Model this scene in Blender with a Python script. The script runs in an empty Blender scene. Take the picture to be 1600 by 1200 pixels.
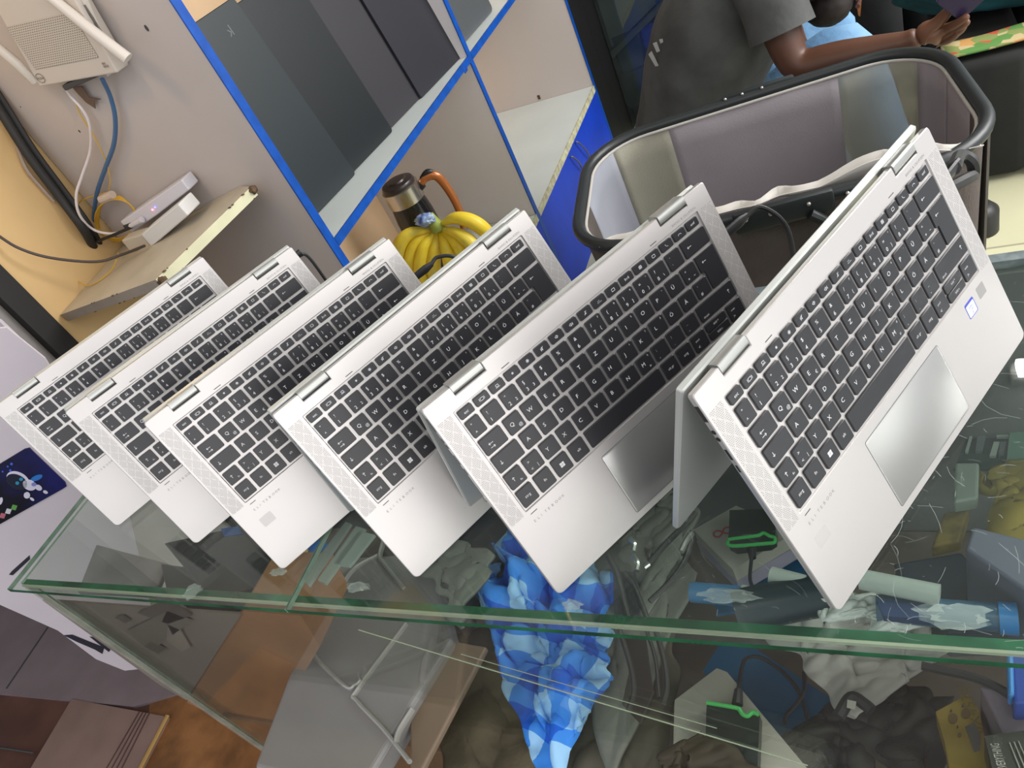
import bpy, bmesh, math, random
from mathutils import Matrix, Vector, noise

# ------------------------------------------------------------------ camera, light, exposure
C = bpy.context.scene.collection
SC = bpy.context.scene
F = 1167.568                                        # focal length in pixels of a 1600 x 1200 frame
RX = Vector((0.883287, 0.271683, -0.38209))          # picture right, down and forward in world axes
RY = Vector((-0.084572, -0.709278, -0.699837))
RZ = Vector((-0.461142, 0.650471, -0.603519))
CP = Vector((1.044327, -0.262819, 0.519209))
cam_d = bpy.data.cameras.new('camera')
cam = bpy.data.objects.new('camera', cam_d)
C.objects.link(cam)
cam_d.sensor_width = 36
cam_d.lens = F * 36 / 1600
cam_d.clip_start = 0.02
M = Matrix((RX, -RY, -RZ)).transposed().to_4x4()
M.translation = CP
cam.matrix_world = M
SC.camera = cam

SC.view_settings.view_transform = 'Standard'
SC.view_settings.look = 'None'
SC.view_settings.gamma = 1
SC.view_settings.use_curve_mapping = False
SC.view_settings.exposure = 0.28

world = bpy.data.worlds.new('world'); SC.world = world
world.use_nodes = True
world.node_tree.nodes['Background'].inputs[0].default_value = (0.90, 0.94, 1.0, 1)
world.node_tree.nodes['Background'].inputs[1].default_value = 0.75

def area(name, loc, target, size, energy, color):
    l = bpy.data.lights.new(name, 'AREA'); l.shape = 'RECTANGLE'
    l.size, l.size_y = size; l.energy = energy; l.color = color
    o = bpy.data.objects.new(name, l); C.objects.link(o)
    o.location = loc
    o.rotation_euler = (Vector(target) - Vector(loc)).to_track_quat('-Z', 'Y').to_euler()
    return o
area('daylight_from_shop_front', (3.3, -1.40, 0.35), (0.0, -1.1, 0.30), (3.4, 2.4), 50, (1.0, 0.965, 0.935))
area('daylight_from_side_opening', (3.0, 2.0, 1.45), (0.0, 1.9, -0.35), (2.0, 1.7), 130, (1.0, 0.98, 0.96))  # lamp added to lift the dim back of the shop, no opening modelled
area('ceiling_daylight', (0.7, -0.5, 1.75), (0.6, 0.75, 0), (2.0, 0.8), 9, (1.0, 0.96, 0.92))  # unseen fill added for upward-facing surfaces, kept clear of the glass reflections
area('warm_wall_lamp', (-0.1, 0.3, 1.2), (-0.48, 0.7, 0.1), (0.15, 0.15), 1.8, (1.0, 0.66, 0.28))

# ------------------------------------------------------------------ helpers
def ray(p):
    return RX * ((p[0] - 800) / F) + RY * ((p[1] - 600) / F) + RZ
def on(p, ax, val):
    v = ray(p); return CP + v * ((val - CP[ax]) / v[ax])
def onz(x, y, z): return on((x, y), 2, z)
def ony(x, y, v): return on((x, y), 1, v)
def onx(x, y, v): return on((x, y), 0, v)
R_ = random.Random(7)

def tag(o, label=None, cat=None, group=None, kind=None):
    if label: o['label'] = label
    if cat: o['category'] = cat
    if group: o['group'] = group
    if kind: o['kind'] = kind
    return o
def empty(name, loc=(0, 0, 0), rz=0.0, label=None, cat=None, group=None):
    o = bpy.data.objects.new(name, None); C.objects.link(o)
    o.location = loc; o.rotation_euler = (0, 0, rz); o.empty_display_size = 0.02
    return tag(o, label, cat, group)
def finish(bm, name, mats, smooth=0.6):
    bm.normal_update()
    me = bpy.data.meshes.new(name)
    bm.to_mesh(me); bm.free()
    for m in (mats if isinstance(mats, (list, tuple)) else [mats]): me.materials.append(m)
    if smooth:
        for p in me.polygons: p.use_smooth = True
        try: me.set_sharp_from_angle(angle=smooth)
        except Exception: pass
    return me
def obj(name, bm, mats, parent=None, mat=None, smooth=0.6):
    me = bm if isinstance(bm, bpy.types.Mesh) else finish(bm, name, mats, smooth)
    o = bpy.data.objects.new(name, me); C.objects.link(o)
    if parent: o.parent = parent
    if mat is not None: o.matrix_basis = mat
    return o
def world_child(name, bm, mats, parent, smooth=0.6):
    """mesh written in world coordinates, child of an empty with a location / z rotation only"""
    o = obj(name, bm, mats, parent, smooth=smooth)
    m = Matrix.LocRotScale(parent.location, parent.rotation_euler, None)
    o.matrix_basis = m.inverted()
    return o

def add_box(bm, c, s, bev=0.0, seg=2, M=None, mi=0):
    r = bmesh.ops.create_cube(bm, size=1)
    vs = r['verts']
    bmesh.ops.scale(bm, vec=s, verts=vs)
    if bev > 0:
        es = list({e for v in vs for e in v.link_edges})
        q = bmesh.ops.bevel(bm, geom=es, offset=bev, segments=seg, profile=0.5, affect='EDGES', clamp_overlap=True)
        vs = list({v for f in q['faces'] for v in f.verts} | {v for v in vs if v.is_valid})
    T = Matrix.Translation(c)
    if M is not None: T = M @ T
    bmesh.ops.transform(bm, matrix=T, verts=vs)
    for f in {f for v in vs for f in v.link_faces}: f.material_index = mi
    return vs
def box(c, s, bev=0.0, seg=2, M=None):
    bm = bmesh.new(); add_box(bm, c, s, bev, seg, M); return bm
def box2(a, b, bev=0.0, seg=2):
    c = [(i + j) / 2 for i, j in zip(a, b)]; s = [abs(j - i) for i, j in zip(a, b)]
    return box(c, s, bev, seg)
def rrect(x0, y0, x1, y1, r, n=4, rs=None):
    """rounded rectangle outline, counter-clockwise; rs = radii (bl, br, tr, tl)"""
    rs = rs or (r, r, r, r)
    out = []
    for (cx, cy, a0, q) in ((x0 + rs[0], y0 + rs[0], 180, rs[0]), (x1 - rs[1], y0 + rs[1], 270, rs[1]),
                            (x1 - rs[2], y1 - rs[2], 0, rs[2]), (x0 + rs[3], y1 - rs[3], 90, rs[3])):
        for k in range(n + 1):
            a = math.radians(a0 + 90 * k / n)
            out.append((cx + q * math.cos(a), cy + q * math.sin(a)))
    return out
def add_loops(bm, loops, cap0=True, cap1=True, mi=0):
    """loops: lists of 3D points of equal length, skinned one to the next"""
    L = [[bm.verts.new(p) for p in lp] for lp in loops]
    n = len(L[0])
    for a, b in zip(L, L[1:]):
        for i in range(n):
            j = (i + 1) % n
            try: bm.faces.new((a[i], a[j], b[j], b[i])).material_index = mi
            except ValueError: pass
    if cap0: bm.faces.new(list(reversed(L[0]))).material_index = mi
    if cap1: bm.faces.new(L[-1]).material_index = mi
    return L
def prism(poly, z0, z1, M=None, ch=0.0, mi=0, bm=None):
    bm = bm or bmesh.new()
    T = M or Matrix.Identity(4)
    cx = sum(p[0] for p in poly) / len(poly); cy = sum(p[1] for p in poly) / len(poly)
    def lp(z, ins=0.0):
        o = []
        for x, y in poly:
            d = math.hypot(x - cx, y - cy) or 1
            k = max(0, 1 - ins / d)
            o.append(T @ Vector((cx + (x - cx) * k, cy + (y - cy) * k, z)))
        return o
    loops = [lp(z0), lp(z1)] if ch <= 0 else [lp(z0), lp(z1 - ch), lp(z1, ch)]
    add_loops(bm, loops, mi=mi)
    return bm
def smooth_path(pts, n=6):
    pts = [Vector(p) for p in pts]
    if len(pts) < 3: return pts
    out = []
    P = [pts[0] * 2 - pts[1]] + pts + [pts[-1] * 2 - pts[-2]]
    for i in range(1, len(P) - 2):
        a, b, c, d = P[i - 1], P[i], P[i + 1], P[i + 2]
        for k in range(n):
            t = k / n
            out.append(0.5 * ((2 * b) + (c - a) * t + (2 * a - 5 * b + 4 * c - d) * t * t + (3 * b - a - 3 * c + d) * t ** 3))
    out.append(pts[-1])
    return out
def add_tube(bm, pts, r, seg=10, smooth=0, closed=False, flat=1.0, up=None, mi=0):
    pts = [Vector(p) for p in pts]
    rs = list(r) if isinstance(r, (list, tuple)) else None
    if smooth:
        if rs:
            q = smooth_path([(a, 0, 0) for a in rs], smooth); rs = [max(1e-4, v.x) for v in q]
        pts = smooth_path(pts, smooth)
    n = len(pts)
    if rs and len(rs) != n: rs = [rs[int(i * (len(rs) - 1) / max(1, n - 1))] for i in range(n)]
    prev = None; loops = []
    for i, p in enumerate(pts):
        if closed: t = pts[(i + 1) % n] - pts[i - 1]
        else: t = pts[min(i + 1, n - 1)] - pts[max(i - 1, 0)]
        t = t.normalized() if t.length > 1e-9 else Vector((0, 0, 1))
        if prev is None:
            u = Vector(up) if up is not None else (Vector((0, 0, 1)) if abs(t.z) < 0.9 else Vector((1, 0, 0)))
        else: u = prev
        u = (u - t * u.dot(t)); u = u.normalized() if u.length > 1e-9 else t.orthogonal().normalized()
        prev = u; w = t.cross(u)
        q = rs[i] if rs else r
        loops.append([p + u * (q * math.cos(2 * math.pi * k / seg)) + w * (q * flat * math.sin(2 * math.pi * k / seg)) for k in range(seg)])
    if closed: loops.append(loops[0])
    add_loops(bm, loops, cap0=not closed, cap1=not closed, mi=mi)
    if closed: bmesh.ops.remove_doubles(bm, verts=bm.verts[:], dist=1e-6)
    return bm
def tube(pts, r, **k):
    return add_tube(bmesh.new(), pts, r, **k)
def lathe(profile, c, seg=40, bm=None, mi=0):
    bm = bm or bmesh.new()
    loops = [[(c[0] + r * math.cos(2 * math.pi * k / seg), c[1] + r * math.sin(2 * math.pi * k / seg), c[2] + z) for k in range(seg)] for r, z in profile]
    add_loops(bm, loops, mi=mi); return bm
def plane_of(o, xdir, ydir):
    """matrix whose x,y axes run along xdir / ydir on a surface, z = outward"""
    x = Vector(xdir).normalized(); z = x.cross(Vector(ydir)).normalized(); y = z.cross(x)
    m = Matrix((x, y, z)).transposed().to_4x4(); m.translation = Vector(o); return m
def quad_panel(pts, th, bm=None, nrm=None, bev=0):
    """a slab of thickness th behind the polygon pts (world points, roughly planar)"""
    bm = bm or bmesh.new(); pts = [Vector(p) for p in pts]
    n = Vector(nrm) if nrm is not None else (pts[1] - pts[0]).cross(pts[2] - pts[0]).normalized()
    if nrm is None and n.dot(CP - pts[0]) < 0: n = -n
    a = (pts[1] - pts[0]).cross(pts[2] - pts[1])
    if a.dot(n) < 0: pts = pts[::-1]
    add_loops(bm, [[p - n * th for p in pts], pts])
    return bm
_txt = {}
def text_geo(s, size):
    if s not in _txt:
        cu = bpy.data.curves.new('t', 'FONT'); cu.body = s; cu.size = 1; cu.resolution_u = 2
        to = bpy.data.objects.new('t', cu)
        me = bpy.data.meshes.new_from_object(to)
        v = [tuple(x.co)[:2] for x in me.vertices]; f = [tuple(p.vertices) for p in me.polygons]
        bpy.data.objects.remove(to); bpy.data.curves.remove(cu); bpy.data.meshes.remove(me)
        xs = [a[0] for a in v] or [0]
        _txt[s] = (v, f, max(xs) - min(xs), min(xs))
    v, f, w, x0 = _txt[s]
    return [((a - x0) * size, b * size) for a, b in v], f, w * size
def add_text(bm, s, x, y, size, M, z=0.0, width=None, center=False, rot=0, flip=False):
    v, f, w = text_geo(s, size)
    k = (width / w) if (width and w > 0) else 1
    ca, sa = math.cos(rot), math.sin(rot)
    vs = []
    for a, b in v:
        a = a * k - ((w * k / 2) if center else 0)
        if flip: a = -a
        vs.append(bm.verts.new(M @ Vector((x + a * ca - b * sa, y + a * sa + b * ca, z))))
    for q in f:
        try: bm.faces.new([vs[i] for i in q])
        except ValueError: pass

# ------------------------------------------------------------------ materials
def mat(name, col, rough=0.5, metal=0.0, spec=0.5, emit=None, coat=0.0, noise_amt=0.0, noise_scale=8.0, col2=None, bump=0.0, bump_scale=60.0, alpha=None, sheen=0.0, trans=0.0):
    m = bpy.data.materials.new(name); m.use_nodes = True
    nt = m.node_tree; b = nt.nodes['Principled BSDF']
    b.inputs['Base Color'].default_value = (*col, 1)
    b.inputs['Roughness'].default_value = rough
    b.inputs['Metallic'].default_value = metal
    b.inputs['Specular IOR Level'].default_value = spec
    if coat: b.inputs['Coat Weight'].default_value = coat; b.inputs['Coat Roughness'].default_value = 0.05
    if sheen: b.inputs['Sheen Weight'].default_value = sheen
    if trans: b.inputs['Transmission Weight'].default_value = trans
    if emit: b.inputs['Emission Color'].default_value = (*emit[0], 1); b.inputs['Emission Strength'].default_value = emit[1]
    if alpha is not None: b.inputs['Alpha'].default_value = alpha
    tc = nt.nodes.new('ShaderNodeTexCoord')
    if col2 is not None or noise_amt:
        n = nt.nodes.new('ShaderNodeTexNoise'); n.inputs['Scale'].default_value = noise_scale; n.inputs['Detail'].default_value = 6
        nt.links.new(tc.outputs['Object'], n.inputs['Vector'])
        mx = nt.nodes.new('ShaderNodeMix'); mx.data_type = 'RGBA'
        mx.inputs[6].default_value = (*col, 1)
        c2 = col2 if col2 is not None else tuple(c * (1 - noise_amt) for c in col)
        mx.inputs[7].default_value = (*c2, 1)
        cr = nt.nodes.new('ShaderNodeMapRange'); cr.inputs[1].default_value = 0.38; cr.inputs[2].default_value = 0.62
        nt.links.new(n.outputs['Fac'], cr.inputs[0]); nt.links.new(cr.outputs[0], mx.inputs[0])
        nt.links.new(mx.outputs[2], b.inputs['Base Color'])
    if bump:
        n2 = nt.nodes.new('ShaderNodeTexNoise'); n2.inputs['Scale'].default_value = bump_scale; n2.inputs['Detail'].default_value = 4
        nt.links.new(tc.outputs['Object'], n2.inputs['Vector'])
        bp = nt.nodes.new('ShaderNodeBump'); bp.inputs['Strength'].default_value = bump; bp.inputs['Distance'].default_value = 0.01
        nt.links.new(n2.outputs['Fac'], bp.inputs['Height']); nt.links.new(bp.outputs[0], b.inputs['Normal'])
    return m
def clear_glass(name, tint, extra=0.0, dirt=0.0):
    """thin pane: straight-through transmission with a mirror reflection that grows at grazing angles, and a film of dust"""
    m = bpy.data.materials.new(name); m.use_nodes = True
    nt = m.node_tree; nt.nodes.clear()
    N = nt.nodes.new; Lk = nt.links.new
    out = N('ShaderNodeOutputMaterial'); geo = N('ShaderNodeNewGeometry')
    dot = N('ShaderNodeVectorMath'); dot.operation = 'DOT_PRODUCT'
    Lk(geo.outputs['Normal'], dot.inputs[0]); Lk(geo.outputs['Incoming'], dot.inputs[1])
    ab = N('ShaderNodeMath'); ab.operation = 'ABSOLUTE'; Lk(dot.outputs['Value'], ab.inputs[0])
    inv = N('ShaderNodeMath'); inv.operation = 'SUBTRACT'; inv.inputs[0].default_value = 1; Lk(ab.outputs[0], inv.inputs[1])
    pw = N('ShaderNodeMath'); pw.operation = 'POWER'; pw.inputs[1].default_value = 5; Lk(inv.outputs[0], pw.inputs[0])
    ma = N('ShaderNodeMath'); ma.operation = 'MULTIPLY_ADD'; ma.inputs[1].default_value = 0.94; ma.inputs[2].default_value = 0.045 + extra
    Lk(pw.outputs[0], ma.inputs[0])
    tr = N('ShaderNodeBsdfTransparent'); tr.inputs[0].default_value = (*tint, 1)
    gl = N('ShaderNodeBsdfGlossy'); gl.inputs['Roughness'].default_value = 0.0
    df = N('ShaderNodeBsdfDiffuse'); df.inputs[0].default_value = (0.62, 0.72, 0.70, 1)
    tc = N('ShaderNodeTexCoord'); nz = N('ShaderNodeTexNoise'); nz.inputs['Scale'].default_value = 9; nz.inputs['Detail'].default_value = 8
    Lk(tc.outputs['Object'], nz.inputs['Vector'])
    mr = N('ShaderNodeMapRange'); mr.inputs[1].default_value = 0.4; mr.inputs[2].default_value = 0.75; mr.inputs[3].default_value = dirt * 0.5; mr.inputs[4].default_value = dirt * 2
    Lk(nz.outputs['Fac'], mr.inputs[0])
    m1 = N('ShaderNodeMixShader'); Lk(ma.outputs[0], m1.inputs[0]); Lk(tr.outputs[0], m1.inputs[1]); Lk(gl.outputs[0], m1.inputs[2])
    m2 = N('ShaderNodeMixShader'); Lk(mr.outputs[0], m2.inputs[0]); Lk(m1.outputs[0], m2.inputs[1]); Lk(df.outputs[0], m2.inputs[2])
    Lk(m2.outputs[0], out.inputs[0])
    return m

MT = {}
MT['alu'] = mat('laptop_aluminium', (0.545, 0.520, 0.505), 0.38, 0.58, 0.5)
MT['alu_side'] = mat('laptop_edge_aluminium', (0.66, 0.64, 0.62), 0.3, 0.6)
MT['lid'] = mat('lid_aluminium', (0.52, 0.53, 0.505), 0.36, 0.3)  # base metal with the light's greenish cast put into its colour
MT['hinge'] = mat('hinge_metal', (0.42, 0.425, 0.405), 0.3, 0.6)
MT['gap'] = mat('dark_gap', (0.05, 0.05, 0.052), 0.6)
MT['key'] = mat('key_plastic', (0.024, 0.024, 0.027), 0.33, 0, 0.42)
MT['legend'] = mat('key_legend', (0.62, 0.62, 0.63), 0.6)
MT['pad'] = mat('touchpad_glass', (0.45, 0.445, 0.43), 0.27, 0.6, 0.5)
MT['screen'] = mat('display_glass', (0.004, 0.005, 0.006), 0.04, 0, 0.6)
MT['port'] = mat('port_black', (0.02, 0.018, 0.016), 0.4)
MT['print'] = mat('grey_print', (0.22, 0.22, 0.22), 0.5)
MT['glass'] = clear_glass('counter_glass', (0.95, 0.985, 0.965), 0.0, 0.012)
MT['glass_v'] = clear_glass('counter_glass_upright', (0.97, 0.98, 0.96), 0.0, 0.006)
MT['gedge'] = mat('glass_edge_green', (0.02, 0.15, 0.065), 0.15, 0, 0.6, noise_amt=0.7, noise_scale=14)
MT['gedge2'] = mat('glass_edge_pale_green', (0.30, 0.44, 0.33), 0.2, 0, 0.6, noise_amt=0.35, noise_scale=30)
MT['black'] = mat('black_plastic', (0.015, 0.015, 0.017), 0.42)
MT['rubber'] = mat('black_rubber', (0.02, 0.02, 0.02), 0.6)
MT['white_plastic'] = mat('white_plastic', (0.74, 0.73, 0.72), 0.35)

def grille_mat():
    m = mat('speaker_grille_perforation', (0.72, 0.70, 0.68), 0.4, 0.4)
    nt = m.node_tree; b = nt.nodes['Principled BSDF']; N = nt.nodes.new; Lk = nt.links.new
    tc = N('ShaderNodeTexCoord'); sp = N('ShaderNodeSeparateXYZ'); Lk(tc.outputs['Object'], sp.inputs[0])
    def math_(op, a, b_=None, v=None):
        n = N('ShaderNodeMath'); n.operation = op
        if isinstance(a, (int, float)): n.inputs[0].default_value = a
        else: Lk(a, n.inputs[0])
        if b_ is not None:
            if isinstance(b_, (int, float)): n.inputs[1].default_value = b_
            else: Lk(b_, n.inputs[1])
        return n.outputs[0]
    P = 0.00135
    x = math_('DIVIDE', sp.outputs[0], P); y = math_('DIVIDE', sp.outputs[1], P)
    row = math_('FLOOR', y); odd = math_('MULTIPLY', math_('MODULO', row, 2.0), 0.5)
    fx = math_('SUBTRACT', math_('FRACT', math_('ADD', math_('ADD', x, odd), 500.0)), 0.5)
    fy = math_('SUBTRACT', math_('FRACT', y), 0.5)
    d = math_('SQRT', math_('ADD', math_('MULTIPLY', fx, fx), math_('MULTIPLY', fy, fy)))
    dotm = math_('LESS_THAN', d, 0.30)
    # plain diagonal lines left between the triangular fields of holes
    S = 0.013
    a = math_('ABSOLUTE', math_('SUBTRACT', math_('FRACT', math_('ADD', math_('DIVIDE', math_('ADD', sp.outputs[1], math_('MULTIPLY', sp.outputs[0], 1.3)), S), 100.0)), 0.5))
    c = math_('ABSOLUTE', math_('SUBTRACT', math_('FRACT', math_('ADD', math_('DIVIDE', math_('SUBTRACT', sp.outputs[1], math_('MULTIPLY', sp.outputs[0], 1.3)), S), 100.0)), 0.5))
    keep = math_('MULTIPLY', math_('GREATER_THAN', a, 0.045), math_('GREATER_THAN', c, 0.045))
    f = math_('MULTIPLY', dotm, keep)
    mx = N('ShaderNodeMix'); mx.data_type = 'RGBA'; mx.inputs[6].default_value = (0.52, 0.50, 0.485, 1); mx.inputs[7].default_value = (0.25, 0.23, 0.225, 1)
    Lk(f, mx.inputs[0]); Lk(mx.outputs[2], b.inputs['Base Color'])
    return m
MT['grille'] = grille_mat()

# ------------------------------------------------------------------ room shell
MT['yellow_wall'] = mat('yellow_wall_board', (0.72, 0.50, 0.24), 0.5, 0, 0.4, noise_amt=0.12, noise_scale=3)
MT['pink_board'] = mat('dull_white_board', (0.50, 0.445, 0.42), 0.42, 0, 0.4, noise_amt=0.07, noise_scale=4)
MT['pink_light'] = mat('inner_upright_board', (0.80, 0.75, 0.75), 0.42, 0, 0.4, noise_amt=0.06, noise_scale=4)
MT['blue'] = mat('blue_edging', (0.002, 0.075, 0.40), 0.4, noise_amt=0.25, noise_scale=40)
MT['plinth'] = mat('blue_board', (0.003, 0.05, 0.55), 0.45, noise_amt=0.2, noise_scale=5)
MT['shelfwhite'] = mat('shelf_white_board', (0.64, 0.68, 0.66), 0.4, noise_amt=0.06, noise_scale=5)
MT['worn'] = mat('worn_cream_edge', (0.60, 0.60, 0.42), 0.6, col2=(0.38, 0.34, 0.22), noise_scale=40)
MT['dirt'] = mat('brown_chipboard', (0.14, 0.085, 0.045), 0.9, noise_amt=0.6, noise_scale=60)
MT['floor'] = None
def floor_mat():
    m = mat('floor_tile', (0.3, 0.26, 0.27), 0.35); nt = m.node_tree; b = nt.nodes['Principled BSDF']; N = nt.nodes.new; Lk = nt.links.new
    tc = N('ShaderNodeTexCoord'); br = N('ShaderNodeTexBrick')
    br.offset = 0.0; br.inputs['Scale'].default_value = 1.0; br.inputs['Brick Width'].default_value = 0.42; br.inputs['Row Height'].default_value = 0.42
    br.inputs['Mortar Size'].default_value = 0.004
    br.inputs['Color1'].default_value = (0.60, 0.58, 0.38, 1); br.inputs['Color2'].default_value = (0.56, 0.54, 0.36, 1); br.inputs['Mortar'].default_value = (0.35, 0.32, 0.22, 1)
    Lk(tc.outputs['Object'], br.inputs['Vector']); Lk(br.outputs['Color'], b.inputs['Base Color'])
    return m
MT['floor'] = floor_mat()
FZ = -0.95
tag(obj('floor', box2((-2.6, -1.2, FZ - 0.05), (3.2, 4.2, FZ)), MT['floor']), kind='structure')
tag(obj('floor_front', box2((-2.6, -3.0, FZ - 0.05), (3.2, 0.45, FZ + 0.0006)), mat('dark_brown_floor', (0.085, 0.058, 0.05), 0.4, noise_amt=0.35, noise_scale=3)), kind='structure')
tag(obj('ceiling', box2((-2.6, -0.6, 1.85), (3.2, 4.2, 1.9)), mat('ceiling_paint', (0.30, 0.32, 0.31), 0.8)), kind='structure')
tag(obj('wall_back', box2((-2.6, 4.2, FZ), (3.2, 4.3, 1.85)), mat('dim_back_wall', (0.16, 0.17, 0.16), 0.8, noise_amt=0.3, noise_scale=2)), kind='structure')
tag(obj('wall_far_left', box2((-2.7, -1.2, FZ), (-2.6, 4.2, 1.85)), mat('left_wall_paint', (0.35, 0.33, 0.33), 0.8)), kind='structure')
tag(obj('wall_left', box2((-0.56, 0.568, FZ), (-0.479, 4.2, 1.85)), MT['yellow_wall']), kind='structure')
tag(obj('trim_1', box2((-0.57, 0.520, FZ), (-0.468, 0.5679, 1.85)), mat('black_post', (0.008, 0.008, 0.008), 0.6)), kind='structure')
tag(obj('trim_2', box2((-0.57, 0.30, FZ + 0.0), (-0.49, 0.5199, 1.85)), mat('grey_post', (0.27, 0.255, 0.25), 0.6, noise_amt=0.2, noise_scale=6)), kind='structure')

# ------------------------------------------------------------------ laptops in tent pose on the glass
W, D = 0.306, 0.205
mm = 0.001
def dk(u, v): return (u * mm, D - v * mm)              # millimetres from the left / from the hinge edge
def key_poly(u0, v0, u1, v1): return rrect(u0 * mm, D - v1 * mm, u1 * mm, D - v0 * mm, 1.4 * mm, 3)
ZW, ZK = -0.0013, 0.0006                             # keyboard well floor, key tops

def base_bm():
    bm = bmesh.new()
    n = 5
    o = rrect(0, 0, W, D, 0.004, n, rs=(0.0055, 0.0055, 0.0025, 0.0025))
    # cut the two hinge notches into the rear edge (runs right to left along y = D)
    i_tr, i_tl = 3 * (n + 1) - 1, 3 * (n + 1)
    notch = []
    for (a, b) in ((282.5, 250.0), (58.2, 26.8)):
        notch += [(a * mm, D), (a * mm, D - 8 * mm), (b * mm, D - 8 * mm), (b * mm, D)]
    o = o[:i_tr + 1] + notch + o[i_tl:]
    well = rrect(18.4 * mm, D - 123.8 * mm, 288.2 * mm, D - 17.2 * mm, 1.0 * mm, 2)
    well2 = rrect(19.2 * mm, D - 123.0 * mm, 287.4 * mm, D - 18.0 * mm, 0.8 * mm, 2)
    def ins(p, q):
        cx, cy = W / 2, D / 2
        return (p[0] + (q if p[0] < cx else -q), p[1] + (q if p[1] < cy else -q))
    top = [bm.verts.new((*ins(p, 0.0006), 0)) for p in o]
    e = [bm.edges.new((top[i], top[(i + 1) % len(top)])) for i in range(len(top))]
    wt = [bm.verts.new((x, y, 0)) for x, y in well]
    e += [bm.edges.new((wt[i], wt[(i + 1) % len(wt)])) for i in range(len(wt))]
    bmesh.ops.triangle_fill(bm, edges=e, use_beauty=True, normal=(0, 0, 1))
    wb = [bm.verts.new((x, y, ZW)) for x, y in well2]
    for i in range(len(wt)):
        j = (i + 1) % len(wt); bm.faces.new((wt[j], wt[i], wb[i], wb[j]))
    bm.faces.new(wb)
    def clampp(p):
        return (min(max(p[0], 0.011), W - 0.011), min(max(p[1], 0.014), D - 0.009))
    l1 = [bm.verts.new((*p, -0.0007)) for p in o]
    l2 = [bm.verts.new((*p, -0.0050)) for p in o]
    l3 = [bm.verts.new((*clampp(p), -0.0092)) for p in o]
    for a, b in ((top, l1), (l1, l2), (l2, l3)):
        for i in range(len(a)):
            j = (i + 1) % len(a); f = bm.faces.new((a[j], a[i], b[i], b[j]))
            f.material_index = 1 if a is not top else 0
    f = bm.faces.new(list(reversed(l3))); f.material_index = 1
    bmesh.ops.triangulate(bm, faces=[f])
    bmesh.ops.recalc_face_normals(bm, faces=bm.faces[:])
    return bm

# key table: (name, polygon or rect, legend commands)
KEYS = []
def K(u0, v0, u1, v1, leg, poly=None): KEYS.append(((u0, v0, u1, v1), leg, poly))
fl = ['esc', 'I□I', '▭', '☀', '☼', 'x', '‹', '«', '♪', '···', '▭', '(•)', '▦', '▢', '☎', '○○', 'entf']
def icon(kind): return ('icon', kind)
for i in range(17):
    u0 = 20.4 + 15.66 * i
    K(u0, 19.4, u0 + 13.4, 27.2, [('c', 'esc', 2.7)] if i == 0 else ([('c', 'entf', 2.4)] if i == 16 else [('i', i)]))
num = ['!1', '"2', '§3', '$4', '%5', '&6', '/7', '(8', ')9', '=0', '?ß', "`´"]
alt3 = {1: '2', 2: '3', 6: '{', 7: '[', 8: ']', 9: '}', 10: '\\'}
sup = {6: '7', 7: '8', 8: '9', 9: '*'}
K(20.4, 30.2, 33.2, 45.8, [('tl', '°', 3.4), ('bl', '^', 3.0)])
for i, s in enumerate(num):
    u0 = 36.2 + 18.45 * i
    L = [('tl', s[0], 3.3), ('bl', s[1], 3.7)]
    if i in alt3: L.append(('br', alt3[i], 3.0))
    if i in sup: L.append(('tr', sup[i], 2.0))
    K(u0, 30.2, u0 + 15.7, 45.8, L)
K(257.6, 30.2, 286.2, 45.8, [('arr', 'l')])
K(20.4, 49.0, 42.0, 64.3, [('arr2', '')])
for i, s in enumerate('QWERTZUIOPÜ+'):
    u0 = 45.2 + 18.24 * i
    L = [('l', s, 4.0)]
    if s == 'Q': L.append(('br', '@', 3.0))
    if s == 'E': L.append(('br', '€', 3.0))
    if s in 'UIOP': L.append(('tr', {'U': '4', 'I': '5', 'O': '6', 'P': '-'}[s], 2.0))
    if s == '+': L = [('tl', '*', 3.2), ('bl', '+', 3.4), ('br', '~', 3.0)]
    K(u0, 49.0, u0 + 15.6, 64.3, L)
K(264.0, 49.0, 286.2, 82.8, [('arr', 'l')], poly=[(264.0, 49.0), (286.2, 49.0), (286.2, 82.8), (267.6, 82.8), (267.6, 64.3), (264.0, 64.3)])
K(20.4, 67.4, 46.6, 82.8, [('ar', 'd')])
for i, s in enumerate('ASDFGHJKLÖÄ#'):
    u0 = 49.6 + 18.24 * i
    L = [('l', s, 4.0)] if s != '#' else [('tl', "'", 3.2), ('bl', '#', 3.4)]
    if s in 'JKL': L.append(('tr', {'J': '1', 'K': '2', 'L': '3'}[s], 2.0))
    K(u0, 67.4, min(u0 + 15.6, 265.4), 82.8, L)
K(20.4, 85.9, 36.4, 101.2, [('ar', 'u'), ('br', 'fn', 2.2)])
K(39.5, 85.9, 55.4, 101.2, [('tl', '>', 3.2), ('bl', '<', 3.2), ('br', '|', 3.2)])
for i, s in enumerate('YXCVBNM,.-'):
    u0 = 58.0 + 18.35 * i
    L = [('l', s, 4.0)]
    if s == 'M': L += [('br', 'µ', 2.8), ('tr', '0', 2.0)]
    if s in ',.-': L = [('tl', {',': ';', '.': ':', '-': '_'}[s], 3.2), ('bl', s, 3.6)]
    K(u0, 85.9, u0 + 15.7, 101.2, L)
K(242.0, 85.9, 286.2, 101.2, [('bl', 'druck', 2.2), ('aru', 'u')])
for u0, u1, s in ((20.4, 36.0, 'strg'), (39.2, 55.2, 'fn'), (58.2, 74.2, 'WIN'), (77.2, 92.8, 'alt')):
    K(u0, 104.3, u1, 120.9, [('win', '')] if s == 'WIN' else [('c', s, 2.9)])
K(95.8, 104.3, 183.6, 120.9, [])
K(186.6, 104.3, 202.4, 120.9, [('c', 'alt gr', 2.5)])
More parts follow.
